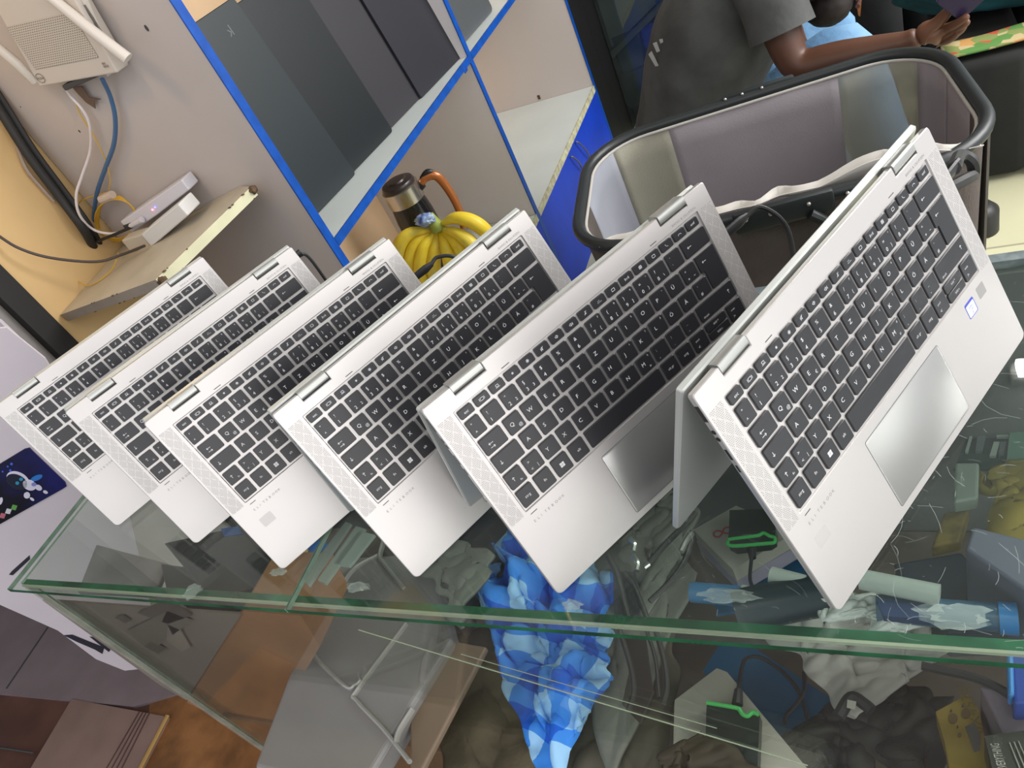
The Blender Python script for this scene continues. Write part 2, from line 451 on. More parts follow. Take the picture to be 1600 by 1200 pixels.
K(205.2, 104.3, 221.0, 120.9, [('c', 'strg', 2.6)])
K(223.6, 104.3, 239.4, 120.9, [('tl', 'pos1', 2.0), ('bl', '<', 3.6)])
K(242.0, 104.3, 266.2, 112.2, [('c', 'bild ^', 2.3)])
K(242.0, 113.0, 266.2, 120.9, [('c', 'bild v', 2.3)])
K(269.0, 104.3, 286.2, 120.9, [('tl', 'ende', 2.0), ('bl', '>', 3.6)])

def q2(bm, x0, y0, x1, y1, z):
    v = [bm.verts.new(p) for p in ((x0, y0, z), (x1, y0, z), (x1, y1, z), (x0, y1, z))]
    bm.faces.new(v)
def seg2(bm, a, b, w, z):
    a = Vector((*a, z)); b = Vector((*b, z)); t = (b - a).normalized(); s = Vector((-t.y, t.x, 0)) * w / 2
    bm.faces.new([bm.verts.new(p) for p in (a - s, b - s, b + s, a + s)])
def icon_bm(bm, i, cx, cy, z):
    w = 0.34 * mm
    def S(a, b): seg2(bm, (cx + a[0] * mm, cy + a[1] * mm), (cx + b[0] * mm, cy + b[1] * mm), w, z)
    def poly(ps):
        for a, b in zip(ps, ps[1:] + ps[:1]): S(a, b)
    if i in (1, 10, 13): poly([(-1.5, -1.1), (1.5, -1.1), (1.5, 1.1), (-1.5, 1.1)])
    if i == 1: S((-2.4, -1.2), (-2.4, 1.2)); S((2.4, -1.2), (2.4, 1.2))
    if i == 2: poly([(-1.2, -0.4), (1.2, -0.4), (1.2, 1.2), (-1.2, 1.2)]); S((-2, -1.1), (2, -1.1))
    if i in (3, 4):
        for k in range(4):
            a = math.pi * k / 4; r = 1.5 if i == 4 else 1.0
            S((-r * math.cos(a), -r * math.sin(a)), (r * math.cos(a), r * math.sin(a)))
    if i in (5, 6, 7):
        poly([(-1.6, -0.5), (-0.8, -0.5), (0.1, -1.3), (0.1, 1.3), (-0.8, 0.5), (-1.6, 0.5)])
        if i == 5: S((-1.7, -1.5), (1.2, 1.5))
        else: S((0.9, -0.7), (0.9, 0.7))
        if i == 7: S((1.6, -1.1), (1.6, 1.1))
    if i == 8: S((0, -0.3), (0, 1.4)); S((-0.9, -0.6), (0.9, -0.6)); S((0, -1.4), (0, -0.6)); S((-1.4, -1.4), (1.4, 1.4))
    if i == 9:
        for k in (-1.8, -0.6, 0.6, 1.8): S((k - 0.35, -0.8), (k + 0.35, -0.8))
        S((-1.5, 0.1), (-1.1, 0.8)); S((0, 0.2), (0, 1.1))
    if i == 11: S((0, -1), (0, 0.6)); S((-1.2, -0.8), (-1.2, 0.8)); S((1.2, -0.8), (1.2, 0.8)); S((-2, -1.2), (-2, 1.2)); S((2, -1.2), (2, 1.2))
    if i == 12:
        poly([(-1.3, -1.2), (1.3, -1.2), (1.3, 1.2), (-1.3, 1.2)])
        for k in (-0.4, 0.4): S((-1.2, k), (1.2, k))
        S((0, -1.2), (0, 1.2))
    if i == 14: S((-1.4, 0.9), (-0.4, -0.6)); S((-0.4, -0.6), (1.2, -1.2)); S((-1.4, 0.9), (-0.8, 1.2))
    if i == 15: S((-1.6, 0.1), (-0.8, 0.6)); S((-0.8, 0.6), (0.8, 0.6)); S((0.8, 0.6), (1.6, 0.1)); S((-1.6, 0.1), (-1.6, -0.6)); S((1.6, 0.1), (1.6, -0.6))
I4 = Matrix.Identity(4)
def legend_bm(rect, leg):
    u0, v0, u1, v1 = rect
    x0, x1, yb, yt = u0 * mm, u1 * mm, D - v1 * mm, D - v0 * mm
    cx, cy = (x0 + x1) / 2, (yb + yt) / 2; z = ZK + 0.00004
    bm = bmesh.new(); w = 0.42 * mm
    def A(s, x, y, size, c=False): add_text(bm, s, x, y, size * mm * 1.25, I4, z, center=c)
    for cmd in leg:
        k = cmd[0]
        if k == 'c': A(cmd[1], cx, cy - cmd[2] * 0.4 * mm, cmd[2], True)
        elif k == 'l': A(cmd[1], x0 + 3.6 * mm, cy - 1.3 * mm, cmd[2])
        elif k == 'tl': A(cmd[1], x0 + 3.4 * mm, cy + 1.7 * mm, cmd[2])
        elif k == 'bl': A(cmd[1], x0 + 3.4 * mm, cy - 5.2 * mm, cmd[2])
        elif k == 'br': A(cmd[1], x1 - 5.6 * mm, cy - 5.0 * mm, cmd[2])
        elif k == 'tr': A(cmd[1], x1 - 3.4 * mm, yt - 3.4 * mm, cmd[2])
        elif k == 'i': icon_bm(bm, cmd[1], cx, cy, z)
        elif k in ('arr', 'arr2'):
            for q, sgn in ((0, 1), (1, -1))[: 2 if k == 'arr2' else 1]:
                ax = x0 + (7 if k == 'arr' else 8) * mm; ay = (yt - 7.5 * mm) - q * 3.5 * mm
                seg2(bm, (ax - 2.2 * mm, ay), (ax + 2.2 * mm, ay), w, z)
                tx = ax - 2.2 * mm * sgn
                seg2(bm, (tx, ay), (tx + sgn * 1.2 * mm, ay + 1.0 * mm), w, z); seg2(bm, (tx, ay), (tx + sgn * 1.2 * mm, ay - 1.0 * mm), w, z)
        elif k in ('ar', 'aru'):
            ax = x0 + 6 * mm if k == 'ar' else x1 - 7 * mm; s = 1 if cmd[1] == 'u' else -1
            seg2(bm, (ax, cy - 1.8 * mm), (ax, cy + 1.8 * mm), w, z)
            ty = cy + 1.8 * mm * s
            seg2(bm, (ax, ty), (ax - 1.1 * mm, ty - s * 1.2 * mm), w, z); seg2(bm, (ax, ty), (ax + 1.1 * mm, ty - s * 1.2 * mm), w, z)
        elif k == 'win':
            for a in (0, 1):
                for b in (0, 1):
                    q2(bm, cx + (a * 2.2 - 2.1) * mm, cy + (b * 2.2 - 2.1) * mm, cx + (a * 2.2 - 0.1) * mm, cy + (b * 2.2 - 0.1) * mm, z)
    return bm
def key_bm(rect, poly):
    if poly is None:
        u0, v0, u1, v1 = rect
        lo = rrect(u0 * mm, D - v1 * mm, u1 * mm, D - v0 * mm, 1.3 * mm, 3)
        hi = rrect((u0 + 0.35) * mm, D - (v1 - 0.35) * mm, (u1 - 0.35) * mm, D - (v0 + 0.35) * mm, 1.2 * mm, 3)
        bm = bmesh.new()
        add_loops(bm, [[(x, y, ZW + 0.0001) for x, y in lo], [(x, y, ZK - 0.0003) for x, y in lo], [(x, y, ZK) for x, y in hi]])
        return bm
    p = [(a * mm, D - b * mm) for a, b in poly][::-1]
    bm = bmesh.new(); add_loops(bm, [[(x, y, ZW + 0.0001) for x, y in p], [(x, y, ZK) for x, y in p]])
    bmesh.ops.recalc_face_normals(bm, faces=bm.faces[:]); return bm
ME = {}
ME['base'] = finish(base_bm(), 'base', [MT['alu'], MT['alu_side']], 0.5)
ME['key'] = [finish(key_bm(r, p), 'key', MT['key'], 0.5) for r, l, p in KEYS]
ME['legend'] = [finish(legend_bm(r, l), 'legend', MT['legend'], 0) if l else None for r, l, p in KEYS]
def pad_bm(g, z1, r):
    bm = bmesh.new()
    o = rrect((97.7 - g) * mm, D - (197.7 + g) * mm, (207.2 + g) * mm, D - (133.0 - g) * mm, r, 3)
    i = rrect((97.7 - g + .4) * mm, D - (197.7 + g - .4) * mm, (207.2 + g - .4) * mm, D - (133.0 - g + .4) * mm, r, 3)
    add_loops(bm, [[(x, y, -0.0004) for x, y in o], [(x, y, z1 - 0.00012) for x, y in o], [(x, y, z1) for x, y in i]]); return bm
ME['pad'] = finish(pad_bm(0, 0.0003, 0.0018), 'touchpad', MT['pad'], 0.9)
ME['padrim'] = finish(pad_bm(0.45, 0.00013, 0.002), 'touchpad_gap', MT['gap'], 0.9)
def plate(u0, v0, u1, v1, z0, z1, r=0.0006): return prism(rrect(u0 * mm, D - v1 * mm, u1 * mm, D - v0 * mm, r, 2), z0, z1)
ME['grl'] = finish(plate(2.4, 17.6, 15.6, 125, -0.0003, 0.00005), 'speaker_grille', MT['grille'], 0)
ME['grr'] = finish(plate(290.6, 17.6, 303.6, 125, -0.0003, 0.00005), 'speaker_grille', MT['grille'], 0)
ME['mic'] = [finish(prism(rrect(a[0] * mm, D - (a[2] + .35) * mm, a[1] * mm, D - (a[2] - .35) * mm, 0.0002, 2), -0.0002, 0.00006), 'microphone_slot', MT['gap'], 0)
             for a in ((69, 77, 14.8), (232.5, 240, 14.8), (21, 28, 127.9))]
bm = bmesh.new(); add_text(bm, 'BANG & OLUFSEN', 259.5 * mm, D - 14.6 * mm, 3.0 * mm, I4, 0.00006, width=28 * mm)
ME['bo'] = finish(bm, 'audio_lettering', MT['print'], 0)
bm = bmesh.new()
for i, ch in enumerate('ELITEBOOK'): add_text(bm, ch, (20.2 + 3.85 * i) * mm, D - 136.2 * mm, 3.5 * mm, I4, 0.00006)
ME['eb'] = finish(bm, 'palmrest_lettering', MT['print'], 0)
ME['fp'] = finish(plate(274.2, 131.4, 285.6, 141.9, -0.0002, 0.00008, 0.0009), 'fingerprint_reader', mat('fingerprint_pad', (0.30, 0.285, 0.275), 0.3, 0.3), 0)
def hinge_bm(u0, u1):
    bm = bmesh.new(); prof = rrect(D - 6.6 * mm, -13.5 * mm, D + 1.6 * mm, 0.5 * mm, 2.2 * mm, 4)
    add_loops(bm, [[(u0 * mm, y, z) for y, z in prof], [(u1 * mm, y, z) for y, z in prof]])
    bmesh.ops.recalc_face_normals(bm, faces=bm.faces[:]); return bm
ME['hl'] = finish(hinge_bm(27.6, 57.4), 'hinge', MT['hinge'], 0.5)
ME['hr'] = finish(hinge_bm(250.8, 281.7), 'hinge', MT['hinge'], 0.5)
def port_bm(v0, v1, h, side=0, round_=False):
    bm = bmesh.new(); x = -0.00012 if side == 0 else W + 0.00012
    if round_:
        lathe([(0.0018, -0.00012), (0.0018, 0.00012)], (0, 0, 0), 16, bm=bm)
        bmesh.ops.transform(bm, matrix=Matrix.Translation((x, D - v0 * mm, -0.0029)) @ Matrix.Rotation(math.pi / 2, 4, 'Y'), verts=bm.verts[:])
    else: add_box(bm, (x, D - (v0 + v1) / 2 * mm, -0.0029), (0.00025, (v1 - v0) * mm, h * mm), 0)
    return bm
ME['ports'] = [finish(port_bm(*a), 'port', MT['port'], 0) for a in ((9, 22, 3.4), (31, 33, 2, 0, True), (37, 38.5, 1.6, 0, True), (46, 55, 2.2), (60, 66, 1.6))]
LT = 0.0052
def lid_bm():
    bm = bmesh.new(); o = rrect(0, 0, W, 0.2050, 0.004, 4, rs=(0.0055, 0.0055, 0.002, 0.002))
    def s(q): return [((x - W / 2) * (1 - q / W * 2) + W / 2, (y - .1) * (1 - q / .2 * 2) + .1) for x, y in o]
    add_loops(bm, [[(x, y, -LT) for x, y in s(0.0012)], [(x, y, -LT + 0.0012) for x, y in o], [(x, y, -0.0006) for x, y in o], [(x, y, 0) for x, y in s(0.0005)]])
    return bm
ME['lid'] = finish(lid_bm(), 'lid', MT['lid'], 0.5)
ME['disp'] = finish(prism(rrect(0.0022, 0.0022, W - 0.0022, 0.2022, 0.004, 4), -0.0003, 0.00008), 'display', MT['screen'], 0)
def sticker_bms():
    a = plate(253.6, 132.4, 267.2, 146.0, 0, 0.00008, 0.0012)
    b = plate(254.4, 134.6, 266.4, 145.3, 0.00008, 0.00012, 0.0008)
    c = bmesh.new()
    for t, y, s in (('intel', 138.6, 3.0), ('CORE', 141.0, 1.9), ('i5', 144.4, 3.0)): add_text(c, t, 260.4 * mm, D - y * mm, s * mm * 1.1, I4, 0.00014, center=True)
    return a, b, c

def make_laptop(i, x, y, yaw, al, label):
    """front-left deck corner at x, y; yaw turns the hinge line from +y towards +x; al is the slope of the keyboard deck"""
    root = empty('convertible_laptop', (x, y, 0), -yaw, label, 'laptop', 'convertible laptops standing in tent pose on the glass counter')
    sa, ca = math.sin(al), math.cos(al)
    DM = Matrix(((0, -ca, sa, 0), (1, 0, 0, 0), (0, sa, ca, 0.0052 * ca + 0.0004), (0, 0, 0, 1)))
    b = obj('base', ME['base'], None, root, DM)
    for k, (r, l, p) in enumerate(KEYS):
        ko = obj('key', ME['key'][k], None, root, DM)
        if ME['legend'][k]: obj('key_legend', ME['legend'][k], None, ko, I4)
    obj('touchpad_gap', ME['padrim'], None, root, DM); obj('touchpad', ME['pad'], None, root, DM)
    for n_, q in (('speaker_grille', 'grl'), ('speaker_grille', 'grr'), ('audio_lettering', 'bo'), ('palmrest_lettering', 'eb'), ('fingerprint_reader', 'fp'), ('hinge', 'hl'), ('hinge', 'hr')):
        obj(n_, ME[q], None, root, DM)
    for me in ME['mic']: obj('microphone_slot', me, None, root, DM)
    for me in ME['ports']: obj('port', me, None, root, DM)
    # lid: from behind the hinge down to the glass on the other side of the tent
    hx, hz = -D * ca, D * sa
    fx = -0.1475
    be = math.atan2(hz - 0.002, (hx - 0.0138) - fx)
    sb, cb = math.sin(be), math.cos(be)
    LM = Matrix(((0, cb, -sb, fx), (-1, 0, 0, W), (0, sb, cb, LT * cb + 0.0004), (0, 0, 0, 1)))
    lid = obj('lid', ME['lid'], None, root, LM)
    obj('display', ME['disp'], None, lid, I4)
    if i == 6:
        a, bb, c = sticker_bms()
        s = obj('processor_sticker', a, mat('sticker_blue', (0.03, 0.05, 0.42), 0.35), root, DM)
        tag(s, 'small blue and pale processor sticker')
        obj('sticker_face', bb, mat('sticker_pale', (0.62, 0.64, 0.76), 0.35), s); obj('sticker_print', c, mat('sticker_print', (0.10, 0.15, 0.42), 0.4), s)
    if i in (3, 6):
        g = bmesh.new()
        prism(rrect(17 * mm, D - 157 * mm, 31 * mm, D - 146 * mm, 0.001, 2), 0, 0.00004, bm=g)
        obj('faint_sticker_residue', g, mat('residue', (0.50, 0.475, 0.46), 0.4, 0.4), root, DM)
    return root, DM
LAPS = [
 (0.1331, 0.0952, 0.55623, 1.250786, 'silver laptop in tent pose at the far left end of the glass counter'),
 (0.2999, 0.0712, 0.58399, 1.234301, 'silver laptop in tent pose, second from the left end of the counter'),
 (0.4549, 0.0419, 0.59751, 1.243347, 'silver laptop in tent pose with a black plug in its side before the bananas'),
 (0.6266, 0.0386, 0.57172, 1.231467, 'silver laptop in tent pose with its far top corner against the bananas'),
 (0.7757, 0.0291, 0.63635, 1.285221, 'silver laptop in tent pose with touchpad darkened by the nearest laptop'),
 (0.9915, 0.0264, 0.50602, 1.219725, 'nearest silver laptop in tent pose, with blue processor sticker and fully visible touchpad')]
LROOT = [make_laptop(i + 1, *a) for i, a in enumerate(LAPS)]

# ------------------------------------------------------------------ glass counter
XR = 2.1; YB = 0.40; TH = 0.006; ZS = -0.42; SPL = 0.4835
cnt = empty('display_counter', (0, 0, FZ), 0, 'glass display counter with green edges carrying the row of silver laptops', 'counter')
def pane(x0, y0, z0, x1, y1, z1, gm, em, thin):
    """glass box; the two big faces are clear, the narrow faces are green edge"""
    bm = box2((x0, y0, z0), (x1, y1, z1)); bm.normal_update()
    for f in bm.faces:
        f.material_index = 0 if abs(f.normal[thin]) > 0.9 else (1 if (abs(f.normal.y) > 0.9 or f.normal.z > 0.9) else 2)
    return bm, [gm, em, MT['gedge2']]
def add_pane(name, *a):
    bm, ms = pane(*a); return world_child(name, bm, ms, cnt, smooth=0)
add_pane('top_pane', 0, 0, -TH, SPL - 0.001, YB, 0, MT['glass'], MT['gedge'], 2)
add_pane('top_pane', SPL + 0.001, 0, -TH, XR, YB, 0, MT['glass'], MT['gedge'], 2)
add_pane('front_pane', 0.012, 0.012, FZ + 0.03, XR, 0.0195, -TH - 0.0004, MT['glass_v'], MT['gedge'], 1)
add_pane('side_pane', 0.006, 0.013, FZ + 0.03, 0.011, YB - 0.03, -TH - 0.0004, MT['glass_v'], MT['gedge2'], 0)
world_child('edge_seal', box2((0.012, 0.0095, -TH - 0.004), (XR, 0.0118, -TH - 0.0004)), mat('cream_seal', (0.50, 0.55, 0.40), 0.4, alpha=0.7), cnt, 0)
world_child('shelf', box2((0.012, 0.021, ZS - 0.012), (XR, YB - 0.012, ZS)), mat('inner_shelf', (0.16, 0.13, 0.10), 0.7, noise_amt=0.4, noise_scale=12), cnt, 0)
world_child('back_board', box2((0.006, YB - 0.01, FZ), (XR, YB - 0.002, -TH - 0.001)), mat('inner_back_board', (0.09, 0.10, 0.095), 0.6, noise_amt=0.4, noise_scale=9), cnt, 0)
world_child('bottom_board', box2((0.006, 0.013, FZ), (XR, YB - 0.011, FZ + 0.03)), mat('brown_base', (0.20, 0.12, 0.06), 0.6), cnt, 0)
world_child('rear_edge_strip', box2((0, YB, -0.02), (XR, YB + 0.012, 0.001)), mat('grey_worn_strip', (0.30, 0.35, 0.34), 0.5, col2=(0.08, 0.11, 0.13), noise_scale=30), cnt, 0)
# frosted tape strip down the left corner
world_child('corner_tape', box2((0.012, 0.0095, FZ + 0.03), (0.034, 0.0112, -0.012)), mat('frosted_tape', (0.48, 0.46, 0.38), 0.5, alpha=0.35, noise_amt=0.3, noise_scale=40), cnt, 0)
# hairline scratches in the right hand top pane, one mesh because they cannot be counted
bm = bmesh.new(); rr = random.Random(3)
for k in range(700):
    u = rr.random(); x = 0.86 + 0.55 * u; y = 0.01 + rr.random() * 0.37
    if x < 1.0 and y > 0.1: continue
    L_ = rr.choice((0.002, 0.004, 0.006, 0.012, 0.03)) * (0.5 + rr.random()); a = rr.random() * math.pi
    w_ = 0.00005 + rr.random() * 0.00009; z = 0.00008
    p = Vector((x, y, z)); t = Vector((math.cos(a), math.sin(a), 0)); cv = (rr.random() - .5) * 0.8
    for s in range(3):
        q = p + t * (L_ / 3); n_ = Vector((-t.y, t.x, 0)) * w_
        bm.faces.new([bm.verts.new(v) for v in (p - n_, q - n_, q + n_, p + n_)])
        p = q; a += cv; t = Vector((math.cos(a), math.sin(a), 0))
o = world_child('scratches', bm, mat('scratch_white', (0.62, 0.70, 0.66), 0.5, alpha=0.55), cnt, 0); o['kind'] = 'stuff'
# cracks of the front pane
for (a, b, w_) in (((560, 984), (1262, 1196), 0.0007), ((720, 1022), (1120, 1138), 0.0004)):
    pa, pb = ony(*a, 0.0112), ony(*b, 0.0112)
    world_child('crack_line', tube([pa, pb], w_, seg=6), mat('crack_bright', (0.34, 0.40, 0.27), 0.2, 0, 0.6, alpha=0.6), cnt)
for (px_, py_, rx, ry) in ((560, 917, 0.012, 0.005), (1140, 931, 0.02, 0.006), (1490, 962, 0.018, 0.008), (895, 945, 0.008, 0.004), (300, 925, 0.010, 0.008), (435, 894, 0.010, 0.005)):
    c_ = onz(px_, py_, 0.0)
    bm = bmesh.new(); bmesh.ops.create_icosphere(bm, subdivisions=3, radius=1)
    for v in bm.verts:
        n_ = noise.noise(v.co * 2 + Vector((px_, 0, 0))) * 0.9
        v.co = Vector((v.co.x * rx * (1 + n_), v.co.y * ry * (1 + n_), max(0, v.co.z) * 0.0015)) + c_
    world_child('glue_drop', bm, mat('clear_glue', (0.45, 0.56, 0.50), 0.12, 0, 0.7, alpha=0.28), cnt)

# ------------------------------------------------------------------ shelf unit with blue edging
SX = 0.05
su = empty('shelf_unit', (SX - 0.25, 1.7, FZ), 0, 'white board shelf unit with bright blue edges holding dark laptops and bananas', 'shelf unit')
def sc(name, a, b, m, lab=None):
    o = world_child(name, box2(a, b), m, su, 0)
    if lab: o['label'] = lab
    return o
ZT = 1.5; XB = -0.474
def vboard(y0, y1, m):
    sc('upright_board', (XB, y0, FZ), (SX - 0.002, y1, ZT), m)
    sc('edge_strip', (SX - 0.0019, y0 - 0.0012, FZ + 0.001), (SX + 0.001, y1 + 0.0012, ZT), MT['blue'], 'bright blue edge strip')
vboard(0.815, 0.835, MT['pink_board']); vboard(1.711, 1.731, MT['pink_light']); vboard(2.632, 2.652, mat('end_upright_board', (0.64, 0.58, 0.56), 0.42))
def hboard(z0, z1, y0, y1, top, edge, lab=None):
    sc('shelf_board', (XB + 0.001, y0, z0), (SX - 0.003, y1, z1), top)
    sc('edge_strip', (SX - 0.0029, y0, z0 - 0.001), (SX + 0.0015, y1, z1 + 0.001), edge, lab)
for (ya, yb) in ((0.8365, 1.7095), (1.7325, 2.6305)):
    hboard(-0.070, -0.053, ya, yb, MT['shelfwhite'], MT['blue'], 'bright blue edge strip')
    hboard(-0.602, -0.580, ya, yb, MT['shelfwhite'], MT['worn'], 'worn cream chipboard edge')
    hboard(0.62, 0.637, ya, yb, MT['shelfwhite'], MT['blue'], 'bright blue edge strip')
sc('back_board', (XB - 0.004, 0.8355, FZ), (XB - 0.0005, 2.632, ZT), mat('tan_back_board', (0.80, 0.56, 0.34), 0.5, noise_amt=0.1, noise_scale=4), 'tan back board')
sc('plinth_panel', (SX - 0.004, 0.8365, FZ), (SX + 0.0005, 2.6305, -0.6035), MT['plinth'], 'deep blue board below the white shelf')
for (a, b) in (((903, 222), (922, 246)), ((895, 245), (910, 264))):
    pa, pb = onx(*a, SX + 0.012), onx(*b, SX + 0.010)
    world_child('hook', tube([pa + Vector((-0.012, 0, 0)), pa, (pa + pb) / 2 + Vector((0.006, 0, 0)), pb, pb + Vector((0.012, 0, 0.01))], 0.0028, seg=8, smooth=3), mat('hook_metal', (0.25, 0.22, 0.20), 0.4, 0.7), su)
# screw bracket below the crossing of the blue strips, stains on the side wall
b_ = onx(727, 108, SX + 0.0015)
world_child('corner_bracket', box(b_, (0.002, 0.022, 0.016), 0.0006), MT['blue'], su)
for (x_, y_, r_) in ((229, 44, 0.0045), (124, 205, 0.0022), (32, 167, 0.001)):
    p_ = ony(x_, y_, 0.8145); bm = bmesh.new(); lathe([(r_, -0.0006), (r_, 0.0006)], (0, 0, 0), 12, bm=bm)
    bmesh.ops.transform(bm, matrix=Matrix.Translation(p_) @ Matrix.Rotation(math.pi / 2, 4, 'X') @ Matrix.Diagonal((0.6, 1.2, 1, 1)), verts=bm.verts[:])
    world_child('screw_hole', bm, MT['gap'], su)
p_ = ony(842, 152, 2.6315)
world_child('screw_hole', box(p_, (0.012, 0.002, 0.018), 0.001), MT['dirt'], su)

# dark laptops standing on their sides, overlapping like cards
md = [mat('dark_laptop_lid_%d' % k, c, 0.42, 0.0, 0.35) for k, c in enumerate(((0.013, 0.020, 0.023), (0.007, 0.010, 0.012), (0.030, 0.028, 0.033), (0.018, 0.018, 0.024)))]
lab = ['dark blue-grey closed laptop standing upright, first in the overlapping row by the blue upright',
       'black closed laptop standing second in the overlapping row in the upper cubby',
       'charcoal closed laptop standing third in the overlapping row in the upper cubby',
       'charcoal closed laptop standing last in the row, beside the crossing of the blue strips']
cr = [onz(557, 272, -0.0528), onz(615, 205, -0.0528), onz(660, 151, -0.0528), onz(725, 86, -0.0528)]
for k in range(4):
    c_ = cr[k]
    r = empty('closed_laptop', (c_.x - 0.03, c_.y - 0.12, -0.053), 0, lab[k], 'laptop', 'dark closed laptops standing in the upper cubby')
    wd = 0.25; tilt = math.radians(-7); ang = math.radians(9)
    # local: x along the board towards the viewer's far end, y up, z facing the opening
    ex = Vector((math.sin(ang), math.cos(ang), 0)); ey = Vector((math.sin(tilt) * math.cos(ang), 0, math.cos(tilt)))
    Mx = plane_of((c_.x, c_.y, -0.053 + 0.001), ex, ey)
    h = (0.425, 0.41, 0.40, 0.40)[k]
    def slab(z0, z1, r_=0.008): 
        return prism(rrect(-wd, 0.0006, 0, h, r_, 4), z0, z1, M=Mx, ch=0.0015)
    world_child('lid', slab(-0.0065, 0.0), md[k], r)
    world_child('base', slab(-0.019, -0.0072), MT['black'], r)
    if k == 0:
        bm = bmesh.new(); add_text(bm, 'k', -0.055, h - 0.055, 0.03, Mx @ Matrix.Rotation(0, 4, 'Z'), 0.0004, flip=True)
        world_child('lid_emblem', bm, mat('dull_emblem', (0.08, 0.09, 0.095), 0.4), r, 0)
# silver laptop in the right hand cubby
c_ = onz(752, 60, -0.0528)
r = empty('closed_laptop', (c_.x, c_.y - 0.1, -0.053), 0, 'grey rounded closed laptop standing in the cubby right of the blue crossing', 'laptop')
c_ = onz(772, 16, -0.0528)
Mx = plane_of((c_.x, c_.y, -0.052), (0.08, 1, 0), (-0.12, 0, 1))
world_child('lid', prism(rrect(-0.30, 0.0006, 0, 0.24, 0.018, 6), -0.007, 0, M=Mx, ch=0.002), mat('grey_lid', (0.17, 0.18, 0.19), 0.25, 0.6), r)
world_child('base', prism(rrect(-0.30, 0.0006, 0, 0.24, 0.018, 6), -0.018, -0.0075, M=Mx, ch=0.002), MT['alu_side'], r)

# ------------------------------------------------------------------ vacuum jug and bananas in the lower cubby
kt = onz(619, 283, -0.27)
jug = empty('vacuum_jug', (kt.x, kt.y, -0.58), 0, 'black and steel vacuum jug with a copper handle behind the bananas', 'jug')
H = 0.315; zc = 0.0008
jx, jy = kt.x, kt.y
def J(name, prof, m): return world_child(name, lathe(prof, (jx, jy, -0.58 + zc), 48), m, jug, 0.7)
J('body', [(0.056, 0), (0.060, 0.006), (0.062, 0.10), (0.061, 0.19), (0.057, 0.225), (0.054, 0.24)], mat('jug_black_gloss', (0.012, 0.012, 0.013), 0.16, 0, 0.6))
J('steel_band', [(0.053, 0.2395), (0.0585, 0.241), (0.0575, 0.290), (0.050, 0.293)], mat('brushed_steel', (0.52, 0.50, 0.46), 0.25, 0.9))
J('lid', [(0.052, 0.2915), (0.053, 0.298), (0.049, 0.306), (0.030, 0.309), (0.028, 0.314), (0.002, 0.315)], mat('jug_lid_brown_black', (0.035, 0.026, 0.025), 0.3))
J('base_ring', [(0.057, 0.0001), (0.0615, 0.002), (0.0615, 0.012), (0.057, 0.014)], mat('jug_base', (0.10, 0.05, 0.04), 0.35))
hd = Vector((0.75, 0.35, 0)).normalized()
def hp(r_, z): return Vector((jx, jy, -0.58 + z)) + hd * r_
world_child('handle', tube([hp(0.058, 0.268), hp(0.085, 0.282), hp(0.115, 0.272), hp(0.128, 0.22), hp(0.13, 0.15), hp(0.118, 0.085)], [0.011, 0.013, 0.014, 0.013, 0.012, 0.011], seg=14, smooth=6, flat=0.8), mat('copper_plastic', (0.50, 0.17, 0.055), 0.25, 0.35, 0.6), jug, 0.9)
world_child('handle_inlay', tube([hp(0.070, 0.285), hp(0.095, 0.2945), hp(0.112, 0.288)], [0.006, 0.010, 0.006], seg=12, smooth=4, flat=0.9), MT['black'], jug, 0.9)
world_child('handle_mount', tube([hp(0.050, 0.262), hp(0.066, 0.27)], 0.014, seg=12), MT['black'], jug)

bmat = mat('banana_skin', (0.98, 0.76, 0.05), 0.42, 0, 0.45, col2=(0.90, 0.66, 0.05), noise_scale=22)
bmat2 = mat('banana_skin_marks', (0.95, 0.70, 0.05), 0.45, 0, 0.45, col2=(0.75, 0.60, 0.08), noise_scale=30)
cy_ = 1.36
cw = ony(683, 352, cy_)
bb = empty('banana_bunch', (cw.x, cw.y, -0.58), 0, 'bunch of ripe yellow bananas with a wrapped stem, before the black jug', 'bananas')
bs = [  # pixel course of each finger, with its distance offsets from the crown plane
 [(672, 360), (640, 365), (622, 392), (622, 440), (634, 480)],
 [(675, 362), (650, 378), (640, 410), (641, 450), (650, 490)],
 [(679, 364), (663, 385), (657, 415), (660, 452), (668, 492)],
 [(684, 365), (680, 388), (678, 418), (682, 455), (690, 490)],
 [(688, 364), (697, 385), (704, 412), (713, 445), (726, 478)],
 [(690, 362), (710, 376), (726, 400), (737, 430), (744, 462)],
 [(691, 358), (716, 365), (738, 382), (754, 404), (762, 432)],
 [(690, 350), (712, 341), (738, 346), (760, 362), (779, 388)],
 [(680, 366), (672, 400), (668, 435), (674, 470), (680, 500)]]
for k, b in enumerate(bs):
    pts = []
    for i, q in enumerate(b):
        off = [0, -0.03, -0.045, -0.035, -0.005][i] * (1 if k not in (7, 8) else (0.5 if k == 7 else -0.6)) + (k % 2) * 0.006
        pts.append(ony(q[0], q[1], cy_ + off))
    for p in pts: p.z = max(p.z, -0.557)
    bm = tube(pts, [0.0075, 0.017, 0.0215, 0.020, 0.007], seg=7, smooth=7, up=(0, -1, 0.2))
    world_child('banana', bm, bmat if k % 3 else bmat2, bb, 1.1)
world_child('stem', tube([cw + Vector((0, 0, -0.012)), cw + Vector((-0.004, 0, 0.012)), cw + Vector((-0.010, 0.004, 0.036))], [0.022, 0.017, 0.012], seg=12, smooth=3), mat('banana_stem', (0.30, 0.36, 0.06), 0.5), bb, 0.9)
bm = bmesh.new(); bmesh.ops.create_icosphere(bm, subdivisions=4, radius=1)
wc = ony(664, 343, cy_ - 0.012)
